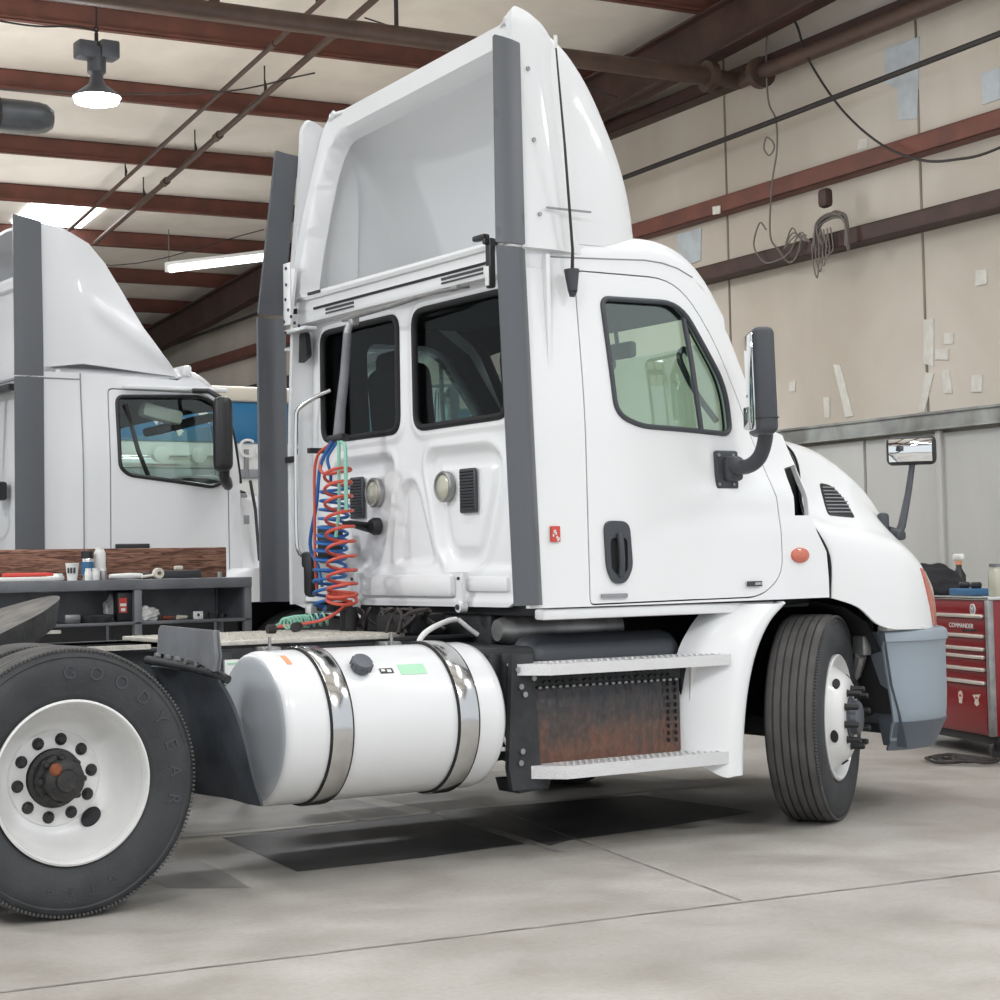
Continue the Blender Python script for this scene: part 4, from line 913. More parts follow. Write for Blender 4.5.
# gearbox clutter behind the cab
rnd = random.Random(11)
mb = MB(); mb.bx(2.02, 2.22, -.36, -.02, .97, 1.07, .02); mb.cyl((1.98, .15, .98), (1.98, .15, 1.10), .03, 12); mb.box((2.0, .22, 1.02), (.07, .05, .12), .01); mb.build('valve_block', 'black', TR)
mb = MB()
for i in range(12):
    y0 = rnd.uniform(-.4, .2); mb.tube(curve([(2.0+rnd.uniform(-.05, .1), y0, .98), (2.03, y0+rnd.uniform(-.1, .1), 1.06), (2.05, y0+rnd.uniform(-.15, .15), 1.09), (2.12, y0+rnd.uniform(-.2, .2), 1.0)], 5), rnd.uniform(.006, .011), 6)
mb.build('wiring_loom', 'wire', TR)

# ---- fuel tank

ty, tz, tr_ = -.895, .632, .322
T = Matrix.Translation((0, ty, tz)) @ Matrix.Rotation(PI/2, 4, 'Y')     # local z -> +x
mb = MB(); mb.lathe([(0, .895), (.15, .897), (.265, .902), (.288, .904), (.303, .909), (.315, .920), (.3215, .938), (.3225, .96), (.3225, 1.93), (.315, 1.965), (.29, 1.99), (.2, 2.005), (0, 2.01)], 72, T, 0, [1, 1, 1, 1]+[0]*10)
ft = mb.build('fuel_tank', ['tank', 'tankend'], TR, angle=50)
for x in (1.115, 1.735):
    mb = MB(); mb.lathe([(.3235, x-.004), (.334, x-.004), (.336, x), (.336, x+.085), (.334, x+.089), (.3235, x+.089)], 72, T); stp = mb.build('tank_strap', 'strap', ft)
    mb = MB(); mb.lathe([(.3235, x-.012), (.331, x-.012), (.331, x-.003), (.3235, x-.003)], 72, T); mb.lathe([(.3235, x+.088), (.331, x+.088), (.331, x+.097), (.3235, x+.097)], 72, T); mb.build('strap_rubber', 'black', stp)
    mb = MB(); mb.bx(x, x+.09, -.60, -.44, .90, .955, .01); mb.cyl((x+.02, -.62, .92), (x+.02, -.62, 1.0), .008, 8); mb.build('strap_bracket', 'steel', stp)
# filler cap on the upper flank
an_ = rad(128)   # angle from +x(local) handled by hand below
nrm = Vector((0, -math.sin(rad(42)), math.cos(rad(42))))
cpos = Vector((1.305, ty, tz))+nrm*tr_
q = nrm.to_track_quat('Z', 'Y').to_matrix().to_4x4(); T2 = Matrix.Translation(cpos) @ q
mb = MB(); mb.lathe([(.036, -.01), (.038, .012), (.045, .014), (.046, .042), (.041, .050), (.02, .052), (0, .052)], 28, T2); cp = mb.build('filler_cap', 'lampgrey', ft)
mb = MB()
for k in range(14): a = 2*PI*k/14; mb.box(T2 @ Vector((.046*math.cos(a), .046*math.sin(a), .028)), (.008, .008, .028), .002, (q.to_3x3() @ Matrix.Rotation(a, 3, 'Z')))
mb.build('cap_ribs', 'lampgrey', cp)
def onTank(name, x0, x1, a0, a1, m, r=.3235, nn=5):
    G = []
    for i in range(nn+1):
        a = rad(a0+(a1-a0)*i/nn); G.append([Vector((x, ty-r*math.sin(a), tz+r*math.cos(a))) for x in (x0, (x0+x1)/2, x1)])
    return thick_grid(name, G, .001, m, ft, lambda v: (0, v.y-ty, v.z-tz))
onTank('green_label', 1.49, 1.62, 40, 50, 'greenlabel', .3245)
o = onTank('warning_label', 1.395, 1.46, 43, 48, 'ink', .3245)
onTank('label_print', 1.402, 1.42, 44, 46, 'label', .3255); onTank('label_print', 1.43, 1.45, 44.5, 47, 'label', .3255)
onTank('orange_sticker', .985, 1.01, 20, 33, 'orangeink', .3245)

# ---- mud flap and hanger
rows = []
for i in range(9):
    t = i/8; z = .90-.53*t; x = .60+.17*t**.8+.01*math.sin(t*5)
    rows.append([Vector((x+.012*math.sin(u*9+t*3)-.10*(1-u)*t*.3, -1.30+.72*(1-u)+(.06*(1-t) if u > .99 else 0)-.015*math.sin(t*PI)*(u > .8), z-.04*(1-t)*(u)**3)) for u in [j/8 for j in range(9)]])
thick_grid('mud_flap', loft_grid(rows, 2, 2), .012, 'flap', TR, (1, 0, 0))
mb = MB(); mb.tube(curve([(.56, -.62, .925), (.58, -.9, .912), (.60, -1.15, .895), (.63, -1.25, .865)], 6), .018, 10); fh = mb.build('flap_hanger', 'frame', TR)
mb = MB(); mb.prism([(-.66, .955), (-.68, 1.055), (-.70, 1.07), (-1.24, 1.06), (-1.26, .96), (-1.24, .90), (-.95, .94)], 'yz', .585, .595); mb.prism([(-1.0, .955), (-1.02, 1.055), (-1.24, 1.06), (-1.26, .96), (-1.24, .90)], 'yz', .57, .60); mb.build('flap_plate', 'greymetal', fh)
for k in range(6):
    mb = MB(); y = -.68-.10*k; mb.cyl((.59, y, .945-.005*k), (.568, y, .945-.005*k), .012, 10); mb.build('plate_bolt', 'steel', fh)

# ---- wheels
def gtread(r, w, grooves, dep, hw):
    """tread profile points across the width, from z=-w+e to -e"""
    pts = []; 
    for g in grooves: pts += [(r, g-hw), (r-dep, g-hw+.002), (r-dep, g+hw-.002), (r, g+hw)]
    return pts
def tyre(parent, T, R=.51, w=.275, name='tyre', letters=None, ribs=5):
    mb = MB(); gs = [-w+w*(i+1)/ribs*1.0-.0 for i in range(ribs-1)]
    gs = [-w/2+(i-(ribs-2)/2)*w*.86/ribs for i in range(ribs-1)]
    inner = [(.29, -w+.03), (.33, -w+.008), (.40, -w-.004), (.455, -w+.002), (.485, -w+.012)]
    tre = [(R-.012, -w+.022), (R-.003, -w+.04)]+gtread(R, w, gs, .013, .0055)+[(R-.003, -.04), (R-.012, -.022)]
    outer = [(.485, -.012), (.472, -.004), (.466, -.0075), (.455, -.002), (.43, .003), (.40, .004), (.352, -.002), (.345, -.006), (.335, -.008), (.325, -.012), (.302, -.03), (.29, -.035)]
    prof = inner+tre+outer; mis = [0]*(len(inner))+[1]*(len(tre)-1)+[0]*(len(outer))
    mb.lathe(prof, 96, T, 0, mis); o = mb.build(name, ['rubber', 'tread'], parent, angle=28)
    # shoulder lugs
    mb = MB()
    for k in range(190):
        a = 2*PI*k/190; c = T @ Vector(((R-.012)*math.cos(a), (R-.012)*math.sin(a), -.014)); Rm = T.to_3x3() @ Matrix.Rotation(a, 3, 'Z'); mb.box(c, (.012, .0085, .012), .002, Rm, 0, 1)
    mb.build('shoulder_lugs', 'tread', o)
    if letters:
        for word, a0, st, rr, sz in letters:
            for i, ch in enumerate(word):
                a = rad(a0-st*i); p = T @ Vector((rr*math.cos(a), rr*math.sin(a), .002))
                L = text('sidewall_letter', ch, sz, (0, 0, 0), (0, 0, 0), 'plastic', o, .0035); L.matrix_local = T @ Matrix.Translation((rr*math.cos(a), rr*math.sin(a), .0035)) @ Matrix.Rotation(a-PI/2, 4, 'Z')
    return o
def nuts(parent, T, r, z0, z1, m, n_=10, a0=0., rad_=.0165, nm='lug_nut'):
    for k in range(n_):
        a = a0+2*PI*k/n_; mb = MB()
        mb.lathe([(0, z1), (rad_*.62, z1), (rad_*.95, z1-.006), (rad_, z0+.004), (rad_*1.25, z0+.002), (rad_*1.25, z0)], 6 if nm == 'lug_nut' else 12, T @ Matrix.Translation((r*math.cos(a), r*math.sin(a), 0)), 0)
        mb.build(nm, m, parent, angle=25)
# rear dual (outer wheel dished, inner wheel behind)
def rear_wheel(x, y, out):
    T = Matrix.Translation((x, y, .51)) @ (RX if out < 0 else Matrix.Rotation(-PI/2, 4, 'X'))
    ty_ = tyre(TR, T, letters=[('GOODYEAR', 92, 15, .412, .072), ('G159', 292, 12, .40, .045)] if (out < 0) else None, ribs=5, name='rear_tyre')
    mb = MB(); mb.lathe([(.295, -.05), (.309, -.02), (.311, -.006), (.303, -.002), (.297, -.010), (.292, -.03), (.285, -.05), (.278, -.075), (.272, -.10), (.264, -.135), (.252, -.160), (.238, -.178), (.232, -.186), (.215, -.200), (.198, -.206), (.186, -.208), (.182, -.202), (.178, -.200), (.115, -.200), (.109, -.215)], 80, T)
    rim = mb.build('rim', 'rim', ty_, angle=40)
    mb = MB(); mb.lathe([(.112, -.22), (.110, -.185), (.095, -.18), (.093, -.14), (.078, -.135), (.078, -.085), (.068, -.075), (.045, -.072), (.04, -.062), (0, -.060)], 36, T); hb = mb.build('hub', 'hub', rim)
    nuts(rim, T, .150, -.200, -.180, 'hub', 10, rad(8), .0195, 'wheel_nut')
    nuts(hb, T, .085, -.138, -.105, 'hub', 8, 0, .013, 'hub_bolt')
    mb = MB(); mb.lathe([(0, -.058), (.012, -.058), (.022, -.066), (.026, -.074)], 9, T @ Matrix.Translation((-.042, .045, 0))); mb.build('rusty_cap', 'rust', hb)
    for a in (-48,):
        mb = MB(); TT = T @ Matrix.Rotation(rad(a), 4, 'Z') @ Matrix.Translation((.214, 0, -.192)) @ Matrix.Rotation(rad(-40), 4, 'Y') @ Matrix.Diagonal((.9, 1.25, 1, 1))
        mb.lathe([(0, .010), (.034, .010), (.036, -.01)], 24, TT); mb.build('hand_hole', 'black', rim)
    # inner wheel of the pair
    T3 = T @ Matrix.Translation((0, 0, -.345)); t2 = tyre(TR, T3, name='rear_tyre', ribs=5)
    mb = MB(); mb.lathe([(.30, -.02), (.28, -.05), (.27, -.2), (.30, -.26)], 40, T3); mb.build('rim', 'rim', t2)
rear_wheel(0, -1.22, -1)
rear_wheel(0, 1.22, 1)
mb = MB(); mb.cyl((0, -1.0, .51), (0, 1.0, .51), .08, 20); mb.lathe([(0, -.22), (.12, -.2), (.2, -.08), (.2, .08), (.12, .2), (0, .22)], 24, Matrix.Translation((0, 0, .51))); mb.build('rear_axle', 'frame', TR)
# steered front wheels
def steer_wheel(x, y, out, ang):
    T = Matrix.Translation((x, y, .51)) @ Matrix.Rotation(ang, 4, 'Z') @ (RX if out < 0 else Matrix.Rotation(-PI/2, 4, 'X')) @ Matrix.Translation((0, 0, .135))
    t_ = tyre(TR, T, ribs=6, name='front_tyre', w=.27)
    mb = MB(); mb.lathe([(.295, -.06), (.309, -.025), (.311, -.008), (.303, -.002), (.295, -.012), (.288, -.035), (.275, -.05), (.262, -.05), (.245, -.03), (.225, .005), (.20, .035), (.175, .048), (.11, .05), (.105, .03)], 80, T)
    rim = mb.build('rim', 'rim', t_, angle=40)
    mb = MB(); mb.lathe([(.106, .02), (.10, .055), (.085, .06), (.082, .09), (.07, .10), (.03, .105), (0, .105)], 36, T); hb = mb.build('hub', 'lampgrey', rim)
    nuts(rim, T, .140, .05, .118, 'blackplain', 10, rad(10), .017)
    for a in range(0, 360, 72):
        mb = MB(); TT = T @ Matrix.Rotation(rad(a+200), 4, 'Z') @ Matrix.Translation((.222, 0, .012)) @ Matrix.Rotation(rad(55), 4, 'Y') @ Matrix.Diagonal((.8, 1.3, 1, 1))
        mb.lathe([(0, .004), (.024, .004), (.026, -.01)], 20, TT); mb.build('hand_hole', 'black', rim)
steer_wheel(3.95, -1.035, -1, rad(33)); steer_wheel(3.95, 1.035, 1, rad(28))
# ---- fifth wheel (coupling plate) above the rear axles
mb = MB()
out2 = rpoly([(-.80, -.45), (-.45, -.48), (-.10, -.44), (.16, -.33), (.32, -.16), (.37, 0), (.32, .16), (.16, .33), (-.10, .44), (-.45, .48), (-.80, .45), (-.88, .20), (-.5, .10), (-.35, .0), (-.5, -.10), (-.88, -.20)], .08)
R5 = Matrix.Rotation(rad(4), 4, 'Y')
V0 = [(x, y, .02) for x, y in out2]; V1 = [(x*.90-.02, y*.90, -.085) for x, y in out2]; k = len(out2)
mb.add(V0+V1, [tuple(range(k)), tuple(range(2*k-1, k-1, -1))]+[(i, i+k, (i+1) % k+k, (i+1) % k) for i in range(k)]); mb.m[0] = 1
fw = mb.build('coupling_plate', ['fifthside', 'fifth'], TR, angle=30); fw.location = (.07, .02, 1.055); fw.rotation_euler = (0, rad(-20), 0)
mb = MB(); mb.bx(-.55, -.2, -.40, .40, -.22, -.06, .02); mb.bx(-.5, -.25, -.46, .46, -.30, -.2, .02); mb.cyl((-.1, -.40, -.13), (-.1, -.2, -.13), .05, 16); mb.build('coupling_base', 'fifthside', fw)
mb = MB(); mb.bx(.05, .34, .1, .40, .96, 1.06, .03); mb.build('coupling_slide', 'greymetal', TR)

# ---- door mirror (right) and its twin
def mirror(s):
    mb = MB(); mb.box((0, 0, 0), (.105, .27, .50), .035, None, 0, 4); m = mb.build('door_mirror', 'plastic', TR, angle=50)
    m.location = (3.312, s*1.42, 2.125); m.rotation_euler = (0, rad(-1), rad(-33 if s < 0 else 33))
    mb = MB(); mb.bx(-.057, -.049, -.11, .11, -.225, .225, .003); mb.build('mirror_glass', 'mirror', m)
    mb = MB(); mb.box((0, 0, -.175), (.108, .272, .006), .002); mb.build('housing_trim', 'blackplain', m)
    mb = MB(); mb.tube(curve([(3.34, s*1.18, 1.75), (3.355, s*1.26, 1.74), (3.36, s*1.34, 1.78), (3.345, s*1.40, 1.86), (3.33, s*1.42, 1.94)], 6), [.045]*3+[.036]*22, 12); ar = mb.build('mirror_arm', 'plastic', TR)
    mb = MB(); mb.box((3.325, s*1.14, 1.73), (.14, .03, .185), .012); mb.box((3.345, s*1.165, 1.735), (.10, .06, .12), .02); mb.build('mirror_base', 'plastic', ar)
    mb = MB()
    for x in (3.27, 3.36):
        for z in (1.66, 1.80): mb.cyl((x, s*1.153, z), (x, s*1.159, z), .008, 10)
    mb.build('base_bolts', 'steel', ar)
mirror(-1); mirror(1)
mb = MB(); mb.box((3.285, -1.355, 1.96), (.03, .05, .11), .012); mb.build('mirror_clip', 'chrome', TR)
# ---- hood mirror
def hoodmirror(s):
    mb = MB(); mb.tube([(4.58, s*.965, 1.43), (4.635, s*.985, 1.42), (4.66, s*.985, 1.46), (4.73, s*.97, 1.63), (4.79, s*.95, 1.79)], [.03, .028, .022, .018, .016], 10); a = mb.build('hood_mirror_arm', 'plastic', TR)
    mb = MB(); mb.box((4.555, s*.955, 1.45), (.06, .05, .16), .02); mb.box((4.635, s*.985, 1.41), (.07, .05, .05), .015); mb.build('arm_base', 'plastic', a)
    mb = MB(); mb.box((0, 0, 0), (.07, .26, .155), .032, None, 0, 4); h = mb.build('hood_mirror', 'blackplain', TR, angle=50); h.location = (4.785, s*.95, 1.86); h.rotation_euler = (0, 0, rad(36 if s < 0 else -36))
    G = [[Vector((-.036-.02*(1-(u*u+v*v)/2), u*.112, v*.060)) for u in (-1, -.6, -.2, .2, .6, 1)] for v in (-1, -.5, 0, .5, 1)]
    thick_grid('mirror_glass', G, .003, 'mirror', h, (-1, 0, 0))
hoodmirror(-1); hoodmirror(1)
# ---- chrome grab rail, hose stand
mb = MB(); mb.tube(curve([(2.28, .86, 2.255), (2.22, .93, 2.22), (2.16, 1.01, 2.16), (2.15, 1.02, 2.08), (2.15, 1.03, 1.8), (2.15, 1.03, 1.5), (2.16, 1.02, 1.38), (2.24, 1.0, 1.34)], 5), .014, 10); gb = mb.build('grab_rail', 'chrome', TR)
mb = MB(); mb.box((2.15, 1.08, 1.89), (.03, .12, .035), .008); mb.box((2.22, .93, 1.93), (.10, .03, .03), .006); mb.build('rail_clamp', 'blackplain', gb)
mb = MB(); mb.prism(rpoly([(1.05, 2.60), (1.0, 2.58), (.98, 2.45), (1.08, 2.42), (1.13, 2.45)], .02), 'yz', 2.2, 2.23); mb.build('corner_bracket', 'blackplain', TR)
hs0 = set(bpy.data.objects)
mb = MB(); mb.tube([(2.14, -.62, 2.60), (2.12, -.40, 2.60), (2.10, -.2, 2.585), (2.08, .36, 2.565)], [.007, .009, .011, .011], 8); pg = mb.build('hose_stand_rod', 'steel', TR)
mb = MB(); mb.cyl((2.13, -.66, 2.60), (2.13, -.60, 2.60), .014, 10); mb.cyl((2.20, -.64, 2.61), (2.12, -.64, 2.60), .008, 8); mb.build('rod_fitting', 'steel', pg)
mb = MB(); mb.box((2.10, .36, 2.55), (.05, .06, .05), .015); mb.tube([(2.08, .36, 2.54), (2.07, .37, 2.50), (2.07, .37, 2.47)], .02, 10); mb.build('rod_fitting', 'steel', pg)
mb = MB(); mb.tube([(2.07, .37, 2.49), (2.06, .385, 2.30), (2.04, .40, 2.10), (2.03, .41, 1.95)], [.022, .024, .026, .030], 14); mb.build('spring_pole', 'greymetal', pg)
mb = MB(); mb.box((2.02, .40, 1.955), (.05, .16, .035), .012); mb.build('hose_clamp', 'blackplain', pg)
mb = MB(); mb.tube([(2.26, .43, 1.50), (2.12, .39, 1.52), (2.08, .38, 1.515)], [.028, .018, .018], 12); mb.lathe([(0, .02), (.035, .018), (.045, 0), (.045, -.03)], 20, Matrix.Translation((2.24, .36, 1.505)) @ Matrix.Rotation(-PI/2, 4, 'Y')); mb.build('socket_plug', 'blackplain', TR)
mb = MB(); mb.box((2.15, .66, 1.42), (.10, .13, .20), .02); mb.box((2.18, .95, 1.34), (.06, .10, .09), .02); mb.box((2.14, .86, 1.26), (.06, .10, .24), .03); mb.build('hose_coupling_box', 'blackplain', TR)
def coil(path, r, turns, wr, m, nm, ph=0., grow=0., tail0=None, tail1=None):
    P = [Vector(p) for p in path]; N_ = turns*16; pts = []
    up = None
    for i in range(N_+1):
        t = i/N_; c = cr(P, t*(len(P)-1)*.9999); c2 = cr(P, min(t+.004, .9999)*(len(P)-1)); d = c2-c
        if d.length > 1e-7: d.normalize(); last = d
        else: d = last
        if up is None: up = Vector((0, 1, 0)) if abs(d.y) < .8 else Vector((0, 0, 1))
        up = (up-d*up.dot(d)).normalized(); sd = d.cross(up); a = ph+2*PI*turns*t; rr = r*(1+grow*t)
        pts.append(c+up*rr*math.cos(a)+sd*rr*math.sin(a)-d*.0)
    if tail0: pts = curve([Vector(p) for p in tail0]+[pts[0]], 6)+pts[1:]
    if tail1: pts = pts+curve([pts[-1]]+[Vector(p) for p in tail1], 6)[1:]
    mb = MB(); mb.tube(pts, wr, 7); return mb.build(nm, m, TR)
coil([(2.00, .37, 1.80), (1.98, .33, 1.65), (1.97, .30, 1.48), (1.96, .27, 1.32), (1.95, .25, 1.18), (1.95, .26, 1.12)], .068, 11, .0085, 'red', 'red_air_hose', 1.2, .12, tail0=[(2.02, .41, 1.94), (1.99, .52, 1.85), (1.99, .50, 1.78)], tail1=[(1.90, .30, 1.05), (1.84, .42, 1.02), (1.76, .62, 1.0)])
coil([(2.05, .49, 1.72), (2.05, .50, 1.60), (2.05, .52, 1.48), (2.05, .54, 1.38), (2.05, .56, 1.25), (2.05, .55, 1.10)], .070, 13, .0085, 'blue', 'blue_air_hose', .2, .25, tail0=[(2.02, .40, 1.94), (2.00, .47, 1.86), (2.02, .48, 1.78)], tail1=[(1.95, .5, 1.04), (1.86, .45, 1.01)])
mb = MB(); mb.tube(curve([(2.0, .44, 1.93), (1.98, .56, 1.85), (1.99, .60, 1.6), (2.0, .62, 1.3), (2.02, .64, 1.15)], 6), .008, 7); mb.build('red_return_hose', 'red', TR)
mb = MB(); mb.tube(curve([(2.0, .42, 1.94), (1.99, .53, 1.82), (2.0, .60, 1.62), (2.03, .73, 1.42), (2.06, .70, 1.30), (2.06, .66, 1.2)], 6), .010, 7); mb.build('blue_return_hose', 'blue', TR)
mb = MB(); mb.tube(curve([(2.0, .33, 1.93), (1.99, .27, 1.90), (1.98, .25, 1.78), (1.98, .25, 1.58)], 6), .010, 7); mb.tube(curve([(2.01, .37, 1.94), (2.0, .355, 1.8), (2.0, .36, 1.6), (1.99, .38, 1.45)], 6), .009, 7); mb.build('green_straight_cable', 'green', TR)
coil([(2.0, .42, 1.04), (1.90, .46, 1.028), (1.82, .42, 1.028), (1.72, .36, 1.022)], .032, 10, .0058, 'green', 'green_power_cable', 0, -.15, tail1=[(1.62, .30, 1.01), (1.58, .26, 1.0)])
for o in set(bpy.data.objects)-hs0:
    if o.name.split('.')[0] in ('spring_pole', 'hose_clamp', 'rod_fitting', 'red_air_hose', 'blue_air_hose', 'red_return_hose', 'blue_return_hose', 'green_straight_cable'):
        for v in o.data.vertices: v.co.y -= .07 if v.co.y > 0 else 0
mb = MB(); mb.cyl((1.46, .04, 1.01), (1.50, .04, 1.01), .022, 14); mb.cyl((1.66, .14, 1.01), (1.71, .20, 1.01), .024, 14); mb.build('hose_end_plug', 'hub', TR)
# ================================================================== SECOND WHITE TRUCK
T2_ = thing('semi_truck', 'second white semi tractor with a pointed roof fairing, parked behind the workbench at the left', 'truck', (0, 0, 0))
Y0 = 3.5; YC = 4.67; HW = YC-Y0
F2 = [(1.62, 2.62), (1.62, 3.57), (1.80, 3.545), (1.99, 3.465), (2.11, 3.345), (2.22, 3.17), (2.36, 2.92), (2.48, 2.75), (2.60, 2.61), (2.58, 2.60), (1.93, 2.66)]
for s in (-1, 1):
    Y = lambda x, z, s=s: YC+s*(HW-.02-.03*sm(2.5, 3.0, x)-.05*sm(1.9, 2.7, z)+.022*math.exp(-((z-(3.10-(x-1.94)*.66))/.08)**2)*sm(1.9, 2.10, x)*sm(2.6, 2.7, z)-.10*sm(2.7, 3.6, z)*sm(1.7, 2.3, x))
    WN = rpoly([(2.155, 2.45), (2.78, 2.47), (2.93, 2.40), (2.93, 1.90), (2.84, 1.855), (2.22, 1.93), (2.16, 1.98)], [.05, .05, .03, .05, .05, .08, .05])
    body = [(1.62, 1.12), (1.62, 2.60), (2.60, 2.575), (2.68, 2.62), (2.80, 2.58), (2.90, 2.48), (2.99, 2.32), (3.04, 1.93), (3.06, 1.12)]
    D2 = rpoly([(2.085, 1.14), (2.09, 2.505), (2.80, 2.50), (2.955, 2.38), (2.965, 1.14)], [.04, .04, .10, .12, .06])
    cs = panel('cab_side', body, [D2], .06, lambda x, z, Y=Y: (x, Y(x, z), z), 'white2', T2_, .03, out=(0, s, 0))
    dr = panel('door', inset(D2, .008), [WN], .05, lambda x, z, Y=Y: (x, Y(x, z), z), 'white2', T2_, .03, out=(0, s, 0))
    mb = MB(); mb.tube([(x, Y(x, z), z) for x, z in densify(WN, .06)], .014, 8, closed=True); mb.build('window_seal', 'blackplain', dr)
    panel('window_glass', WN, [], .12, lambda x, z, Y=Y, s=s: (x, Y(x, z)-s*.02, z), 'glassclear', dr, .004, out=(0, s, 0))
    mb = MB(); mb.bx(2.12, 2.36, Y(2.2, 1.5)-.012, Y(2.2, 1.5)+.012, 1.425, 1.475, .005); mb.build('door_handle', 'blackplain', dr)
    panel('inner_liner', [(1.9, 1.2), (1.9, 2.5), (2.8, 2.48), (2.96, 2.30), (3.0, 1.9), (3.0, 1.2)], [inset(WN, -.03)], .12, lambda x, z, Y=Y, s=s: (x, Y(x, z)-s*.07, z), 'liner', cs, .01, out=(0, s, 0))
    panel('roof_fairing_side', F2, [], .025, lambda x, z, Y=Y: (x, Y(x, z), z), 'white2', T2_, .03, out=(0, s, 0))
    ex = lambda x, z, s=s: (x, YC+s*(HW+.01+.01*math.sin(PI*(x-1.43)/.2)-.03*sm(2.6, 3.6, z)), z)
    panel('side_extender', [(1.435, 1.15), (1.435, 2.55), (1.628, 2.55), (1.628, 1.15)], [], .05, ex, 'extgrey', T2_, .02, out=(0, s, 0))
    panel('upper_side_extender', [(1.435, 2.56), (1.44, 3.60), (1.628, 3.565), (1.628, 2.56)], [], .05, ex, 'extgrey', T2_, .02, out=(0, s, 0))
    mb = MB(); mb.tube([(x, Y(x, 2.555)+s*.0005, 2.555) for x in (1.63, 1.7, 1.78, 1.84, 1.9)], .005, 6); mb.build('panel_seam', 'greyink', cs)
    mb = MB(); mb.tube([(1.905, Y(1.905, z)+s*.0005, z) for z in (1.15, 1.5, 1.8, 2.0, 2.2, 2.35, 2.45, 2.55, 2.595)], .005, 6); mb.build('panel_seam', 'greyink', cs)
rows = []
for x, zt, w in ((1.62, 3.57, .93), (1.80, 3.545, .93), (1.99, 3.465, .93), (2.11, 3.345, .95), (2.22, 3.17, .97), (2.36, 2.92, .99), (2.48, 2.75, 1.02), (2.60, 2.61, 1.05)):
    h = [(x, -w-.06, zt-.01), (x, -w+.05, zt+.02), (x, -.5, zt+.05), (x+.05, 0, zt+.06)]; rows.append([Vector((p[0], YC+p[1], p[2])) for p in h]+[Vector((p[0], YC-p[1], p[2])) for p in h[-2::-1]])
thick_grid('roof_fairing', loft_grid(rows, 3, 3), .02, 'white2', T2_, (0, 0, 1))
rows = []
for x, zt in ((1.64, 2.60), (2.0, 2.61), (2.4, 2.61), (2.66, 2.635), (2.80, 2.60), (2.91, 2.50), (2.99, 2.36)):
    w = HW-.08; h = [(x, -w, zt-.03), (x, -w+.1, zt+.03), (x+.05, -.5, zt+.06), (x+.08, 0, zt+.07)]; rows.append([Vector((p[0], YC+p[1], p[2])) for p in h]+[Vector((p[0], YC-p[1], p[2])) for p in h[-2::-1]])
thick_grid('cab_roof', loft_grid(rows, 3, 3), .02, ['white2', 'liner'], T2_, (0, 0, 1))
mb = MB(); mb.bx(2.64, 2.70, YC-HW+.05, YC-HW+.40, 2.60, 2.68, .02); mb.bx(2.2, 2.95, Y0+.02, Y0+.06, 2.50, 2.53, .01); mb.build('roof_edge_trim', 'white2', T2_)
rows = [[Vector((3.0+.06*t+.22*(1-(y/1.05)**2), YC+y, 2.34-.46*t)) for y in [-1.05+.21*j for j in range(11)]] for t in (0, .25, .5, .75, 1)]
thick_grid('windscreen', rows, .006, 'glassclear', T2_, (1, 0, 0))
for s in (-1, 1):
    mb = MB(); mb.tube([(2.96, YC+s*1.05, 2.40), (3.02, YC+s*1.06, 2.15), (3.05, YC+s*1.07, 1.88)], .035, 8); mb.build('windscreen_pillar', 'liner', T2_)
mb = MB(); mb.bx(2.85, 3.15, YC-1.05, YC+1.05, 1.3, 1.84, .04); mb.build('dashboard', 'liner', T2_)
mb = MB(); mb.box((2.55, 3.75, 2.36), (.30, .12, .10), .03, Matrix.Rotation(rad(12), 3, 'Y')); mb.build('sun_visor', 'whiteplain', T2_)
mb = MB(); mb.box((2.75, 3.9, 2.30), (.45, .25, .06), .02, Matrix.Rotation(rad(-14), 3, 'Y')); mb.build('overhead_tray', 'liner', T2_)
for y in (4.1, 5.2):
    mb = MB(); mb.box((2.35, y, 1.55), (.42, .44, .14), .05); sq = mb.build('cab_seat', 'seat', T2_)
    mb = MB(); mb.box((2.12, y, 1.84), (.12, .42, .50), .06, Matrix.Rotation(rad(-8), 3, 'Y')); mb.build('backrest', 'seat', sq)
mb = MB(); mb.tube([(2.22, 3.56, 2.40), (2.32, 3.60, 2.1), (2.40, 3.62, 1.93)], .016, 8); mb.build('seat_belt', 'seat', T2_)
# back wall of the second truck with hanging gear
mb = MB(); mb.bx(1.74, 1.78, YC-HW+.08, YC+HW-.08, 1.15, 2.62, .01); mb.bx(1.70, 1.76, YC-HW+.17, YC+HW-.17, 2.62, 3.24, .02); mb.bx(1.66, 1.76, YC-HW+.2, YC+HW-.2, 3.22, 3.30, .01); bw2 = mb.build('cab_back_wall', 'white2', T2_)
mb = MB(); mb.bx(1.64, 1.70, 4.2, 5.2, 2.53, 2.58, .01); mb.tube([(1.66, 4.50, 2.56), (1.60, 4.52, 2.3), (1.60, 4.56, 2.02)], .025, 8); mb.build('hose_stand', 'blackplain', T2_)
mb = MB(); mb.box((1.66, 4.50, 1.86), (.10, .16, .13), .02); mb.box((1.62, 4.46, 1.92), (.06, .06, .08), .01); mb.build('air_coupling', 'blackplain', T2_)
mb = MB(); mb.tube(curve([(1.6, 4.45, 1.8), (1.58, 4.42, 1.72), (1.6, 4.5, 1.64), (1.62, 4.62, 1.60)], 5), .01, 6); mb.build('green_air_hose', 'green', T2_)
mb = MB(); mb.tube(curve([(1.58, 4.46, 1.9), (1.56, 4.44, 1.82), (1.6, 4.52, 1.78)], 5), .009, 6); mb.build('blue_air_hose', 'blue', T2_)
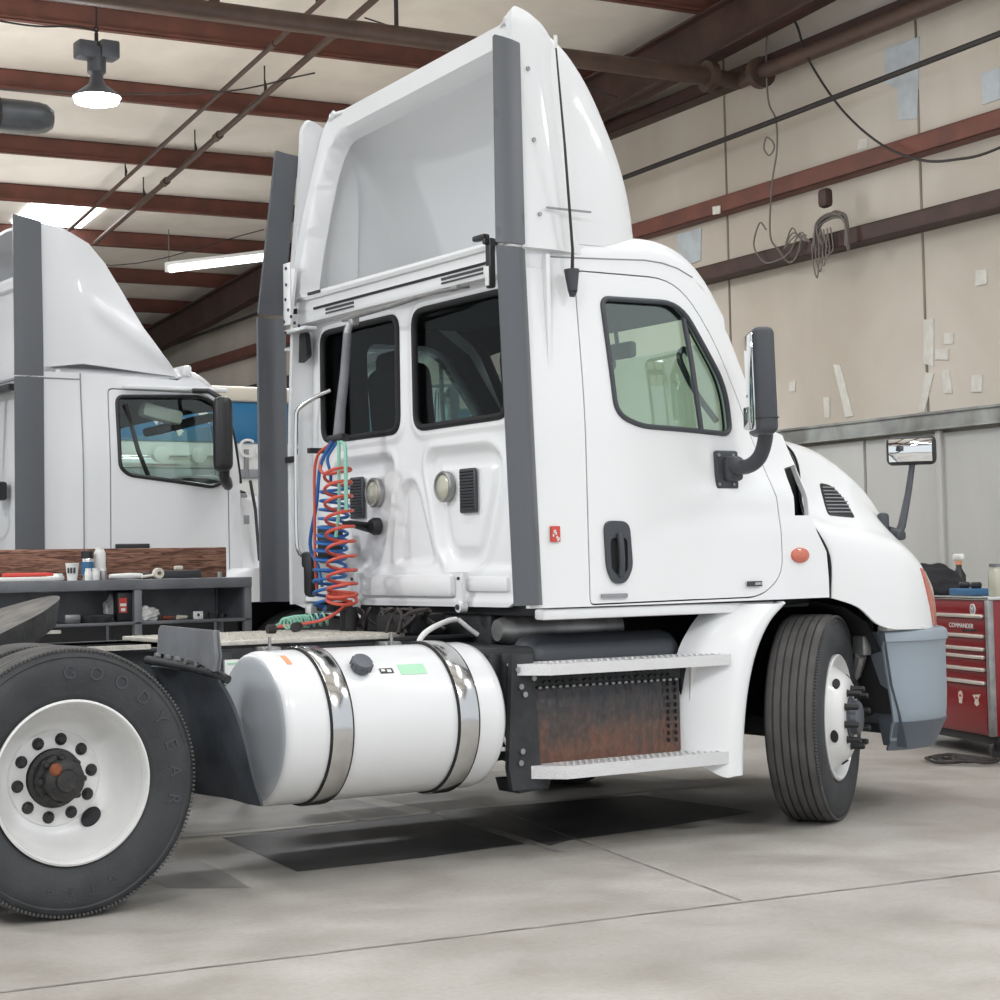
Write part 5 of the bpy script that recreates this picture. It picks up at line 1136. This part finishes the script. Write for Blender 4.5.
# mirror
mb = MB(); mb.box((2.80, 3.30, 2.195), (.13, .20, .50), .05, Matrix.Rotation(rad(-25), 3, 'Z'), 0, 4); mr = mb.build('door_mirror', 'blackplain', T2_, angle=50)
mb = MB(); mb.tube(curve([(2.92, 3.50, 1.90), (2.88, 3.40, 1.86), (2.82, 3.32, 1.90), (2.81, 3.30, 1.96)], 5), .035, 10); mb.build('mirror_arm', 'blackplain', mr)
mb = MB(); mb.tube([(2.68, 3.5, 2.50), (2.74, 3.38, 2.49), (2.79, 3.31, 2.44)], .018, 8); mb.build('mirror_arm', 'blackplain', mr)
# hood and fender
rows = []
for x, zt, w, wf, zb in ((3.06, 1.93, 1.03, 1.13, 1.30), (3.2, 1.87, 1.0, 1.14, 1.18), (3.5, 1.78, .93, 1.16, 1.02), (3.8, 1.66, .86, 1.16, .95), (4.1, 1.45, .78, 1.10, .92), (4.3, 1.15, .6, .9, .9)):
    h = [(x, 0, zt+.05), (x, .6*w, zt+.02), (x, w, zt-.08), (x, w+.04, zt-.25), (x, wf-.01, 1.25 if zt > 1.5 else 1.1), (x, wf, zb)]
    rows.append([Vector((p[0], YC-p[1], p[2])) for p in h[::-1]]+[Vector((p[0], YC+p[1], p[2])) for p in h[1:]])
hd2 = thick_grid('hood', loft_grid(rows, 3, 3), .015, 'white2', T2_, lambda v: (v.x-3.6, v.y-YC, v.z-1.0))
mb = MB(); mb.tube([(3.10, 3.505, 1.90), (3.15, 3.53, 1.7), (3.17, 3.52, 1.35)], .012, 6); mb.build('hood_hinge_gap', 'ink', hd2)
mb = MB(); mb.bx(3.03, 3.07, 3.46, 3.475, 1.60, 1.66, .003); mb.bx(3.02, 3.06, 3.48, 3.495, 1.78, 1.81, .003); mb.build('hood_badge', 'greyink', T2_)
A2 = [(3.04, 1.30), (2.99, 1.27), (2.96, 1.20), (2.945, 1.13), (2.94, 1.07)]
rows = [[Vector((x+dx, y, z)) for x, z in A2] for dx, y in ((.34, 3.60), (.22, 3.50), (.10, 3.44), (-.02, 3.46), (-.08, 3.6))]
thick_grid('quarter_fender', loft_grid(rows, 3, 3), .015, 'white2', T2_, (0, -1, 0))
mb = MB(); mb.bx(-1.2, 4.3, YC-.45, YC+.45, .70, .98, .02); mb.bx(1.65, 3.1, YC-.98, YC+.98, .42, 1.12, .04); mb.bx(3.0, 4.2, YC-.7, YC+.7, .5, 1.45, .05); mb.build('chassis', 'black', T2_)
for x, y in ((3.62, YC-1.0), (3.62, YC+1.0), (-.3, YC-.95), (-.3, YC+.95)):
    sg = -1 if y < YC else 1
    T = Matrix.Translation((x, y+sg*.13, .51)) @ (RX if sg < 0 else Matrix.Rotation(-PI/2, 4, 'X'))
    mb = MB(); mb.lathe([(.29, -.25), (.45, -.26), (.505, -.22), (.51, -.14), (.505, -.04), (.45, 0), (.30, -.02)], 48, T); w_ = mb.build('tyre', 'rubber', T2_)
    mb = MB(); mb.lathe([(.30, -.02), (.28, -.06), (.2, -.1), (.1, -.1), (.1, -.03), (0, -.03)], 36, T); mb.build('rim', 'rim', w_)
# ================================================================== BLUE BOX TRUCK far behind
TB = thing('box_truck', 'blue and white box truck far behind the second white tractor', 'truck', (0, 0, 0))
mb = MB(); mb.bx(3.2, 7.2, 7.0, 9.3, 2.42, 2.785, .02); mb.build('blue_band', 'bluepaint', TB)
mb = MB(); mb.bx(3.15, 7.25, 6.96, 9.34, 2.785, 2.92, .03); mb.build('roof_cap', 'cream', TB)
mb = MB(); mb.bx(3.2, 7.2, 7.02, 9.28, 1.0, 2.42, .02); mb.build('lower_body', 'whiteplain', TB)
mb = MB(); mb.bx(3.2, 7.2, 6.985, 7.02, 2.10, 2.18, .01); mb.bx(4.78, 4.82, 6.98, 7.01, 2.1, 2.36, .005); mb.build('grey_side_strip', 'greyink', TB)
mb = MB(); mb.bx(3.25, 4.6, 6.97, 7.02, 2.18, 2.30, .03); mb.build('chrome_strip', 'chrome', TB)
for x in (3.96, 4.32):
    mb = MB(); mb.lathe([(.07, 0), (.072, .03), (.05, .045), (0, .05)], 24, Matrix.Translation((x, 6.97, 2.30)) @ RX); mb.build('round_lamp', 'whiteplain', TB)
text('lettering', 'Co', .24, (4.86, 6.985, 2.36), (PI/2, 0, 0), 'label', TB, .01)
mb = MB()
for x, z, r_ in ((3.95, 2.62, .05), (4.02, 2.66, .03), (4.10, 2.55, .04), (4.38, 2.66, .04), (4.16, 2.50, .03), (4.06, 2.58, .02), (4.44, 2.60, .015), (4.2, 2.60, .02)): mb.add([(x+r_*math.cos(a)*(1+.5*math.sin(5*a)), 6.998, z+r_*math.sin(a)*(1+.4*math.cos(7*a))) for a in [i*.45 for i in range(14)]], [tuple(range(14))])
mb.build('paint_scuffs', 'label', TB)
mb = MB(); mb.bx(3.2, 7.2, 7.2, 9.1, .45, 1.0, .03); mb.build('underbody', 'black', TB)
for x in (3.9, 6.4):
    for y in (7.05, 9.25):
        sg = -1 if y < 8 else 1; T = Matrix.Translation((x, y, .45)) @ (RX if sg < 0 else Matrix.Rotation(-PI/2, 4, 'X')); mb = MB(); mb.lathe([(0, -.1), (.2, -.05), (.25, 0), (.40, 0), (.45, -.05), (.45, -.2), (.3, -.25), (0, -.25)], 36, T); mb.build('wheel', 'rubber', TB)

# ================================================================== WORKBENCH and what lies on it
WB = thing('workbench', 'long grey steel workbench with an open shelf standing behind the truck frame', 'workbench', (0, 0, 0))
mb = MB(); mb.bx(-1.2, 2.13, 1.55, 1.97, 1.222, 1.252, .004); mb.bx(-1.2, 2.13, 1.545, 1.555, 1.195, 1.252, .003); mb.build('bench_top', 'greymetal', WB)
mb = MB(); mb.bx(-1.2, 2.10, 1.94, 1.96, 1.02, 1.22); mb.build('back_panel', 'benchgrey', WB)
mb = MB(); mb.bx(-1.2, 2.13, 1.55, 1.97, 1.005, 1.022, .003); mb.build('shelf', 'greymetal', WB)
for x in (2.085, 1.42, .2, -1.16):
    mb = MB(); mb.bx(x, x+.045, 1.55, 1.59, 0, 1.225, .004); mb.bx(x, x+.045, 1.92, 1.96, 0, 1.225, .004); mb.bx(x+.01, x+.03, 1.57, 1.94, 1.02, 1.22); mb.build('leg_frame', 'greymetal', WB)
mb = MB(); mb.bx(-1.2, 2.12, 1.85, 1.90, 1.252, 1.425, .006); tag(mb.build('wooden_plank', 'wood'), 'long weathered reddish brown plank standing on edge along the bench', 'plank')
def can(name, x, y, z, prof, m, label, cat, cap=None):
    t = thing(name, label, cat, (x, y, z)); mb = MB(); mb.lathe(prof, 28); mb.build('body', m, t)
    if cap: mb = MB(); mb.lathe(cap[0], 24); mb.build('cap', cap[1], t)
    return t
c_ = can('spray_can', 1.21, 1.70, 1.252, [(0, 0), (.033, 0), (.034, .005), (.034, .115), (.030, .125)], 'chrome', 'silver spray can with a black cap standing on the bench', 'spray can', ([(.034, .118), (.034, .155), (.030, .16), (0, .16)], 'blackplain'))
mb = MB(); mb.lathe([(.0345, .03), (.0345, .10)], 28); mb.build('label_band', 'bluetray', c_)
can('tall_bottle', 1.29, 1.72, 1.252, [(0, 0), (.030, 0), (.032, .01), (.032, .145), (.024, .165)], 'whiteplain', 'tall white bottle beside the silver spray can', 'bottle', ([(.024, .160), (.024, .178), (0, .178)], 'whiteplain'))
c_ = can('paper_cup', 1.10, 1.64, 1.252, [(0, 0), (.026, 0), (.036, .088), (.038, .092), (.036, .094), (.034, .088), (.025, .01), (0, .01)], 'label', 'white paper cup with dark printing left of the spray can', 'cup')
mb = MB()
for a in (-2.6, -2.1, -1.6): mb.box((.0335*math.cos(a), .0335*math.sin(a), .055), (.004, .012, .03), .001, Matrix.Rotation(a, 3, 'Z'))
mb.build('print', 'ink', c_)
for i, (x, y, l) in enumerate(((1.175, 1.60, 'small white jar between the paper cup and the spray can'), (1.215, 1.60, 'small white jar directly in front of the spray can'), (1.262, 1.60, 'small pale jar in front of the tall white bottle'))):
    can('small_jar', x, y, 1.252, [(0, 0), (.018, 0), (.019, .004), (.019, .045), (.015, .052)], ('whiteplain', 'label', 'steel')[i], l, 'jar', ([(.016, .05), (.016, .065), (0, .065)], 'whiteplain'))
t = thing('foam_tray', 'flat white tray at the left end of the bench', 'tray', (.82, 1.66, 1.252)); mb = MB(); mb.box((0, 0, .012), (.38, .16, .024), .01); mb.build('tray', 'whiteplain', t)
t = thing('red_tool', 'red hand tool lying on the white tray', 'tool', (.84, 1.66, 1.276)); mb = MB(); mb.tube([(-.12, 0, .012), (.13, .02, .012)], .011, 10); mb.build('handle', 'redink', t); mb = MB(); mb.box((.14, .02, .012), (.05, .03, .018), .004); mb.build('head', 'redink', t)
mb = MB(); mb.box((1.04, 1.77, 1.266), (.06, .13, .028), .008, Matrix.Rotation(.3, 3, 'Z')); mb.box((1.04, 1.77, 1.284), (.05, .10, .015), .004, Matrix.Rotation(.6, 3, 'Z')); tag(mb.build('crumpled_rag', 'label'), 'pale folded rag against the plank left of the paper cup', 'rag')
t = thing('clipper_tool', 'pale tool lying on the bench right of the bottles', 'tool', (1.42, 1.66, 1.252)); mb = MB(); mb.tube([(-.10, 0, .018), (.02, 0, .018), (.10, .02, .018)], [.012, .018, .014], 10); mb.build('handle', 'whiteplain', t); mb = MB(); mb.tube([(.10, .02, .018), (.14, .03, .02)], .02, 10); mb.build('head', 'ink', t)
t = thing('tape_roll', 'small cream roll standing on the bench beside the dark tray', 'tape', (1.60, 1.64, 1.252)); mb = MB(); mb.lathe([(.012, -.02), (.028, -.02), (.030, -.015), (.030, .015), (.028, .02), (.012, .02), (.012, -.02)], 24, Matrix.Translation((0, 0, .03)) @ RX); mb.build('roll', 'cream', t); mb = MB(); mb.tube([(-.10, 0, .012), (-.03, 0, .02)], .008, 8); mb.build('loose_end', 'cream', t)
t = thing('dark_tray', 'flat dark tray holding small pale parts on the bench near its right end', 'tray', (1.74, 1.72, 1.252)); mb = MB(); mb.bx(-.12, .12, -.09, .09, 0, .045, .006); mb.build('tray', 'ink', t)
mb = MB(); mb.box((1.74, 1.68, 1.31), (.05, .03, .024), .008); tag(mb.build('pale_fitting', 'cream'), 'small pale fitting sitting in the dark tray', 'fitting')
mb = MB(); mb.cyl((1.965, 1.62, 1.252), (1.965, 1.62, 1.285), .014, 12); tag(mb.build('bench_bolt', 'steel'), 'short steel bolt standing at the right end of the bench top', 'bolt')
t = thing('oil_jug', 'black oil jug with red label standing on the shelf of the workbench', 'jug', (1.39, 1.62, 1.022))
mb = MB(); mb.box((0, 0, .085), (.11, .07, .17), .015, None, 0, 3); mb.tube([(.02, 0, .165), (.03, 0, .185)], [.03, .016], 12); mb.build('body', 'blackplain', t)
mb = MB(); mb.cyl((.03, 0, .182), (.03, 0, .20), .017, 14); mb.build('cap', 'blackplain', t)
mb = MB(); mb.bx(-.045, .0, -.037, -.034, .05, .13); lb2 = mb.build('label', 'redink', t)
mb = MB(); mb.bx(-.04, -.005, -.039, -.037, .085, .10); mb.bx(-.035, -.01, -.039, -.037, .058, .075); mb.build('label_print', 'label', lb2)
t = thing('shallow_pan', 'shallow dark pan on the shelf left of the oil jug', 'pan', (1.22, 1.64, 1.022)); mb = MB(); mb.lathe([(0, .005), (.08, .005), (.105, .04), (.11, .042), (.11, .036), (.085, 0), (0, 0)], 32); mb.build('pan', 'fifthside', t)
mb = MB(); mb.box((1.07, 1.58, 1.047), (.09, .05, .05), .01); tag(mb.build('metal_block', 'steel'), 'bright metal block at the left end of the visible shelf', 'metal part')
def bag(x, y, z, sx, sz, label, sd):
    r_ = random.Random(sd); bm = bmesh.new(); bmesh.ops.create_icosphere(bm, subdivisions=4, radius=1)
    ph = [r_.uniform(0, 6) for _ in range(6)]
    for v in bm.verts:
        c = v.co; k = 1+.10*math.sin(7*c.x+ph[0]+3*c.z)+.08*math.sin(11*c.y+ph[1]+5*c.x)+.07*math.sin(13*c.z+ph[2]-6*c.x)
        v.co = Vector((c.x*sx*k, c.y*sx*.6*k, max(c.z*k, -.75)*sz))
    mb = MB(); mb.addbm(bm); o = mb.build('plastic_bag', 'clearlens', None, angle=70); o.location = (x, y, z+sz*.75); return tag(o, label, 'bag')
bag(1.375, 1.75, 1.022, .05, .085, 'crumpled clear bag leaning behind the left side of the oil jug', 1)
bag(1.52, 1.62, 1.022, .07, .045, 'crumpled clear bag on the shelf right of the oil jug', 2)
rr = random.Random(9)
for i, l in enumerate(('brass fitting on the shelf just right of the clear bag', 'pale hose end on the shelf right of the clear bag', 'small white plate with a hole on the shelf', 'small steel bracket near the right leg of the shelf', 'little dark socket at the right end of the shelf')):
    x = 1.64+.09*i; mb = MB()
    if i == 2: mb.box((x, 1.60, 1.044), (.06, .012, .044), .004); mb.cyl((x, 1.592, 1.046), (x, 1.596, 1.046), .008, 10, 1)
    elif i == 3: mb.bx(x-.03, x-.022, 1.59, 1.60, 1.022, 1.075); mb.bx(x+.022, x+.03, 1.59, 1.60, 1.022, 1.075); mb.bx(x-.03, x+.03, 1.59, 1.60, 1.045, 1.052)
    else: mb.tube([(x-.035, 1.60, 1.036), (x+.03, 1.60+.02*i, 1.036)], [.013, .009], 10)
    tag(mb.build('loose_fitting', [('rust'), ('cream'), ('label'), ('chrome'), ('hub')][i] if i != 2 else ['label', 'ink']), l, 'fitting')
# ================================================================== RED TOOL CHEST
RZ = math.atan2(-.934, -.358)
TC = thing('tool_chest', 'tall red tool chest with bright drawer pulls behind the truck bumper', 'tool chest', (6.63, .19, 0), RZ)
mb = MB(); mb.bx(-1.45, 0, .01, .60, .15, 1.01, .008); mb.build('body', 'toolred', TC)
mb = MB(); mb.bx(-1.46, .012, -.005, .61, 1.01, 1.035, .004); mb.build('top_edge', 'chrome', TC)
mb = MB(); mb.bx(-.035, .008, -.008, .035, .15, 1.01, .006); mb.build('corner_trim', 'steel', TC)
mb = MB(); mb.bx(-1.4, -.02, .05, .55, .09, .15, .01); mb.build('base_tray', 'blackplain', TC)
for x in (-1.35, -.08):
    for y in (.08, .5): mb = MB(); mb.cyl((x-.02, y, .055), (x+.02, y, .055), .055, 20); mb.bx(x-.03, x+.03, y-.03, y+.03, .055, .12, .006); mb.build('caster', 'blackplain', TC)
zs_ = [1.0, .893, .765, .682, .632, .552, .468]
for i in range(6):
    mb = MB(); mb.bx(-1.42, -.05, -.004, .02, zs_[i+1]+.004, zs_[i]-.004, .003); d_ = mb.build('drawer', 'toolred', TC)
    mb = MB(); mb.bx(-1.42, -.05, -.026, .0, zs_[i+1]+.002, zs_[i+1]+.026, .008); mb.build('drawer_pull', 'toolpull', d_)
mb = MB(); mb.bx(-1.42, -.05, -.004, .02, .17, .462, .003); dd_ = mb.build('lower_door', 'toolred', TC)
mb = MB(); mb.cyl((-.19, -.0045, .95), (-.19, -.009, .95), .036, 24); em = mb.build('round_badge', 'label', TC)
mb = MB(); mb.cyl((-.19, -.009, .95), (-.19, -.011, .95), .028, 24); mb.build('badge_centre', 'greyink', em)
text('badge_sign', 'M', .04, (-.19, -.0125, .95), (PI/2, 0, 0), 'label', em, .001)
text('chest_lettering', 'COMMANDER', .042, (-.36, -.0055, .84), (PI/2, 0, 0), 'label', TC, .001, 1.25)
mb = MB(); mb.prism([(-.35, .805), (-.13, .812), (-.12, .825), (-.34, .818)], 'xz', -.008, -.004); mb.build('name_underline', 'chrome', TC)
for x, nm in ((-.40, 'skull_decal'), (-.18, 'wing_decal')):
    mb = MB()
    if x < -.3: mb.lathe([(0, .002), (.030, .002), (.032, 0)], 20, Matrix.Translation((x, -.0045, .385)) @ RX); mb.bx(x-.02, x+.02, -.007, -.004, .335, .362)
    else: mb.prism([(x-.055, .40), (x+.055, .41), (x+.02, .375), (x+.03, .345), (x, .33), (x-.03, .345), (x-.02, .37)], 'xz', -.007, -.004)
    dc = mb.build('round_decal' if x < -.3 else 'shield_decal', 'cream', TC)
    mb = MB(); mb.bx(x-.016, x+.016, -.0085, -.007, .378, .392); mb.build('decal_marks', 'redink', dc)
def cw(x, y, z): return Matrix.Translation((6.63, .19, 0)) @ Matrix.Rotation(RZ, 4, 'Z') @ Vector((x, y, z))
# black jacket heaped on the chest
bm = bmesh.new(); bmesh.ops.create_icosphere(bm, subdivisions=5, radius=1)
for v in bm.verts:
    c = v.co.copy(); k = 1+.05*math.sin(5*c.x+2*c.y)+.04*math.sin(9*c.y+4*c.z)+.03*math.sin(14*c.x-3*c.z)
    hgt = .5+.5*sm(.9, -.6, c.x)
    v.co = Vector((c.x*.33*k, c.y*.20*k, (max(c.z, -.35)+.35)/1.35*.24*hgt*k))
mb = MB(); mb.addbm(bm); o = mb.build('black_jacket', mat('black_fabric', (.012, .012, .016), .85, bump=.4, bscale=25), None, angle=80); o.location = cw(-1.13, .18, 1.036); o.rotation_euler = (0, 0, RZ)
tag(o, 'heap of black cloth lying on top of the red tool chest', 'jacket')
t = thing('spray_bottle', 'spray bottle with white and orange trigger head standing on the red chest', 'bottle', tuple(cw(-1.24, .44, 1.036)), RZ); t.scale = (1.3, 1.3, 1.35)
mb = MB(); mb.lathe([(0, 0), (.035, 0), (.037, .01), (.036, .09), (.016, .125), (.014, .15)], 24); mb.build('bottle', 'blackplain', t)
mb = MB(); mb.cyl((0, 0, .145), (0, 0, .165), .017, 16); mb.build('collar', 'orangeink', t)
mb = MB(); mb.box((-.0, 0, .185), (.10, .028, .034), .01); mb.tube([(-.03, 0, .175), (-.045, 0, .15), (-.04, 0, .13)], .006, 8); mb.build('trigger_head', 'whiteplain', t)
t = thing('socket_tray', 'blue tray holding two dark knobs on top of the red chest', 'tray', tuple(cw(-.42, .10, 1.036)), RZ)
mb = MB(); mb.bx(-.17, .17, -.07, .07, 0, .045, .01); mb.build('tray', 'bluetray', t)
for x in (-.08, .08):
    mb = MB(); mb.lathe([(0, .044), (.03, .044), (.038, .056), (.038, .074), (.03, .086), (0, .086)], 20, Matrix.Translation((x, 0, 0))); mb.build('knob', 'blackplain', t)
t = thing('glass_jar', 'pale greenish glass jar on the red chest at the right edge', 'jar', tuple(cw(-.06, .10, 1.036)), RZ)
mb = MB(); mb.lathe([(0, 0), (.05, 0), (.054, .01), (.054, .15), (.042, .175), (.044, .19)], 28); mb.build('glass', M['lampglass'], t); mb = MB(); mb.lathe([(.046, .185), (.046, .205), (0, .205)], 24); mb.build('lid', 'greymetal', t)
# floor jack and cable at the right edge
t = thing('floor_jack', 'low red floor jack beside the foot of the tool chest at the right edge', 'jack', (6.62, -.10, 0), RZ)
mb = MB(); mb.bx(0, .5, -.12, .12, .05, .16, .02); mb.build('frame', 'toolred', t)
for x in (.04, .46): mb = MB(); mb.cyl((x, -.14, .045), (x, .14, .045), .045, 18); mb.build('wheel', 'steel', t)
mb = MB(); rr = random.Random(5); pts = []
for i in range(46): a = i*.62; R_ = .10+.07*math.sin(i*.37)+rr.uniform(-.02, .02); pts.append(Vector((6.40+1.1*R_*math.cos(a), .24+1.3*R_*math.sin(a), .016+.02*((i*7) % 5)/5)))
mb.tube(curve(pts, 4), .010, 7); tag(mb.build('coiled_cable', 'wire'), 'black cable coiled on the floor in front of the red tool chest', 'cable')
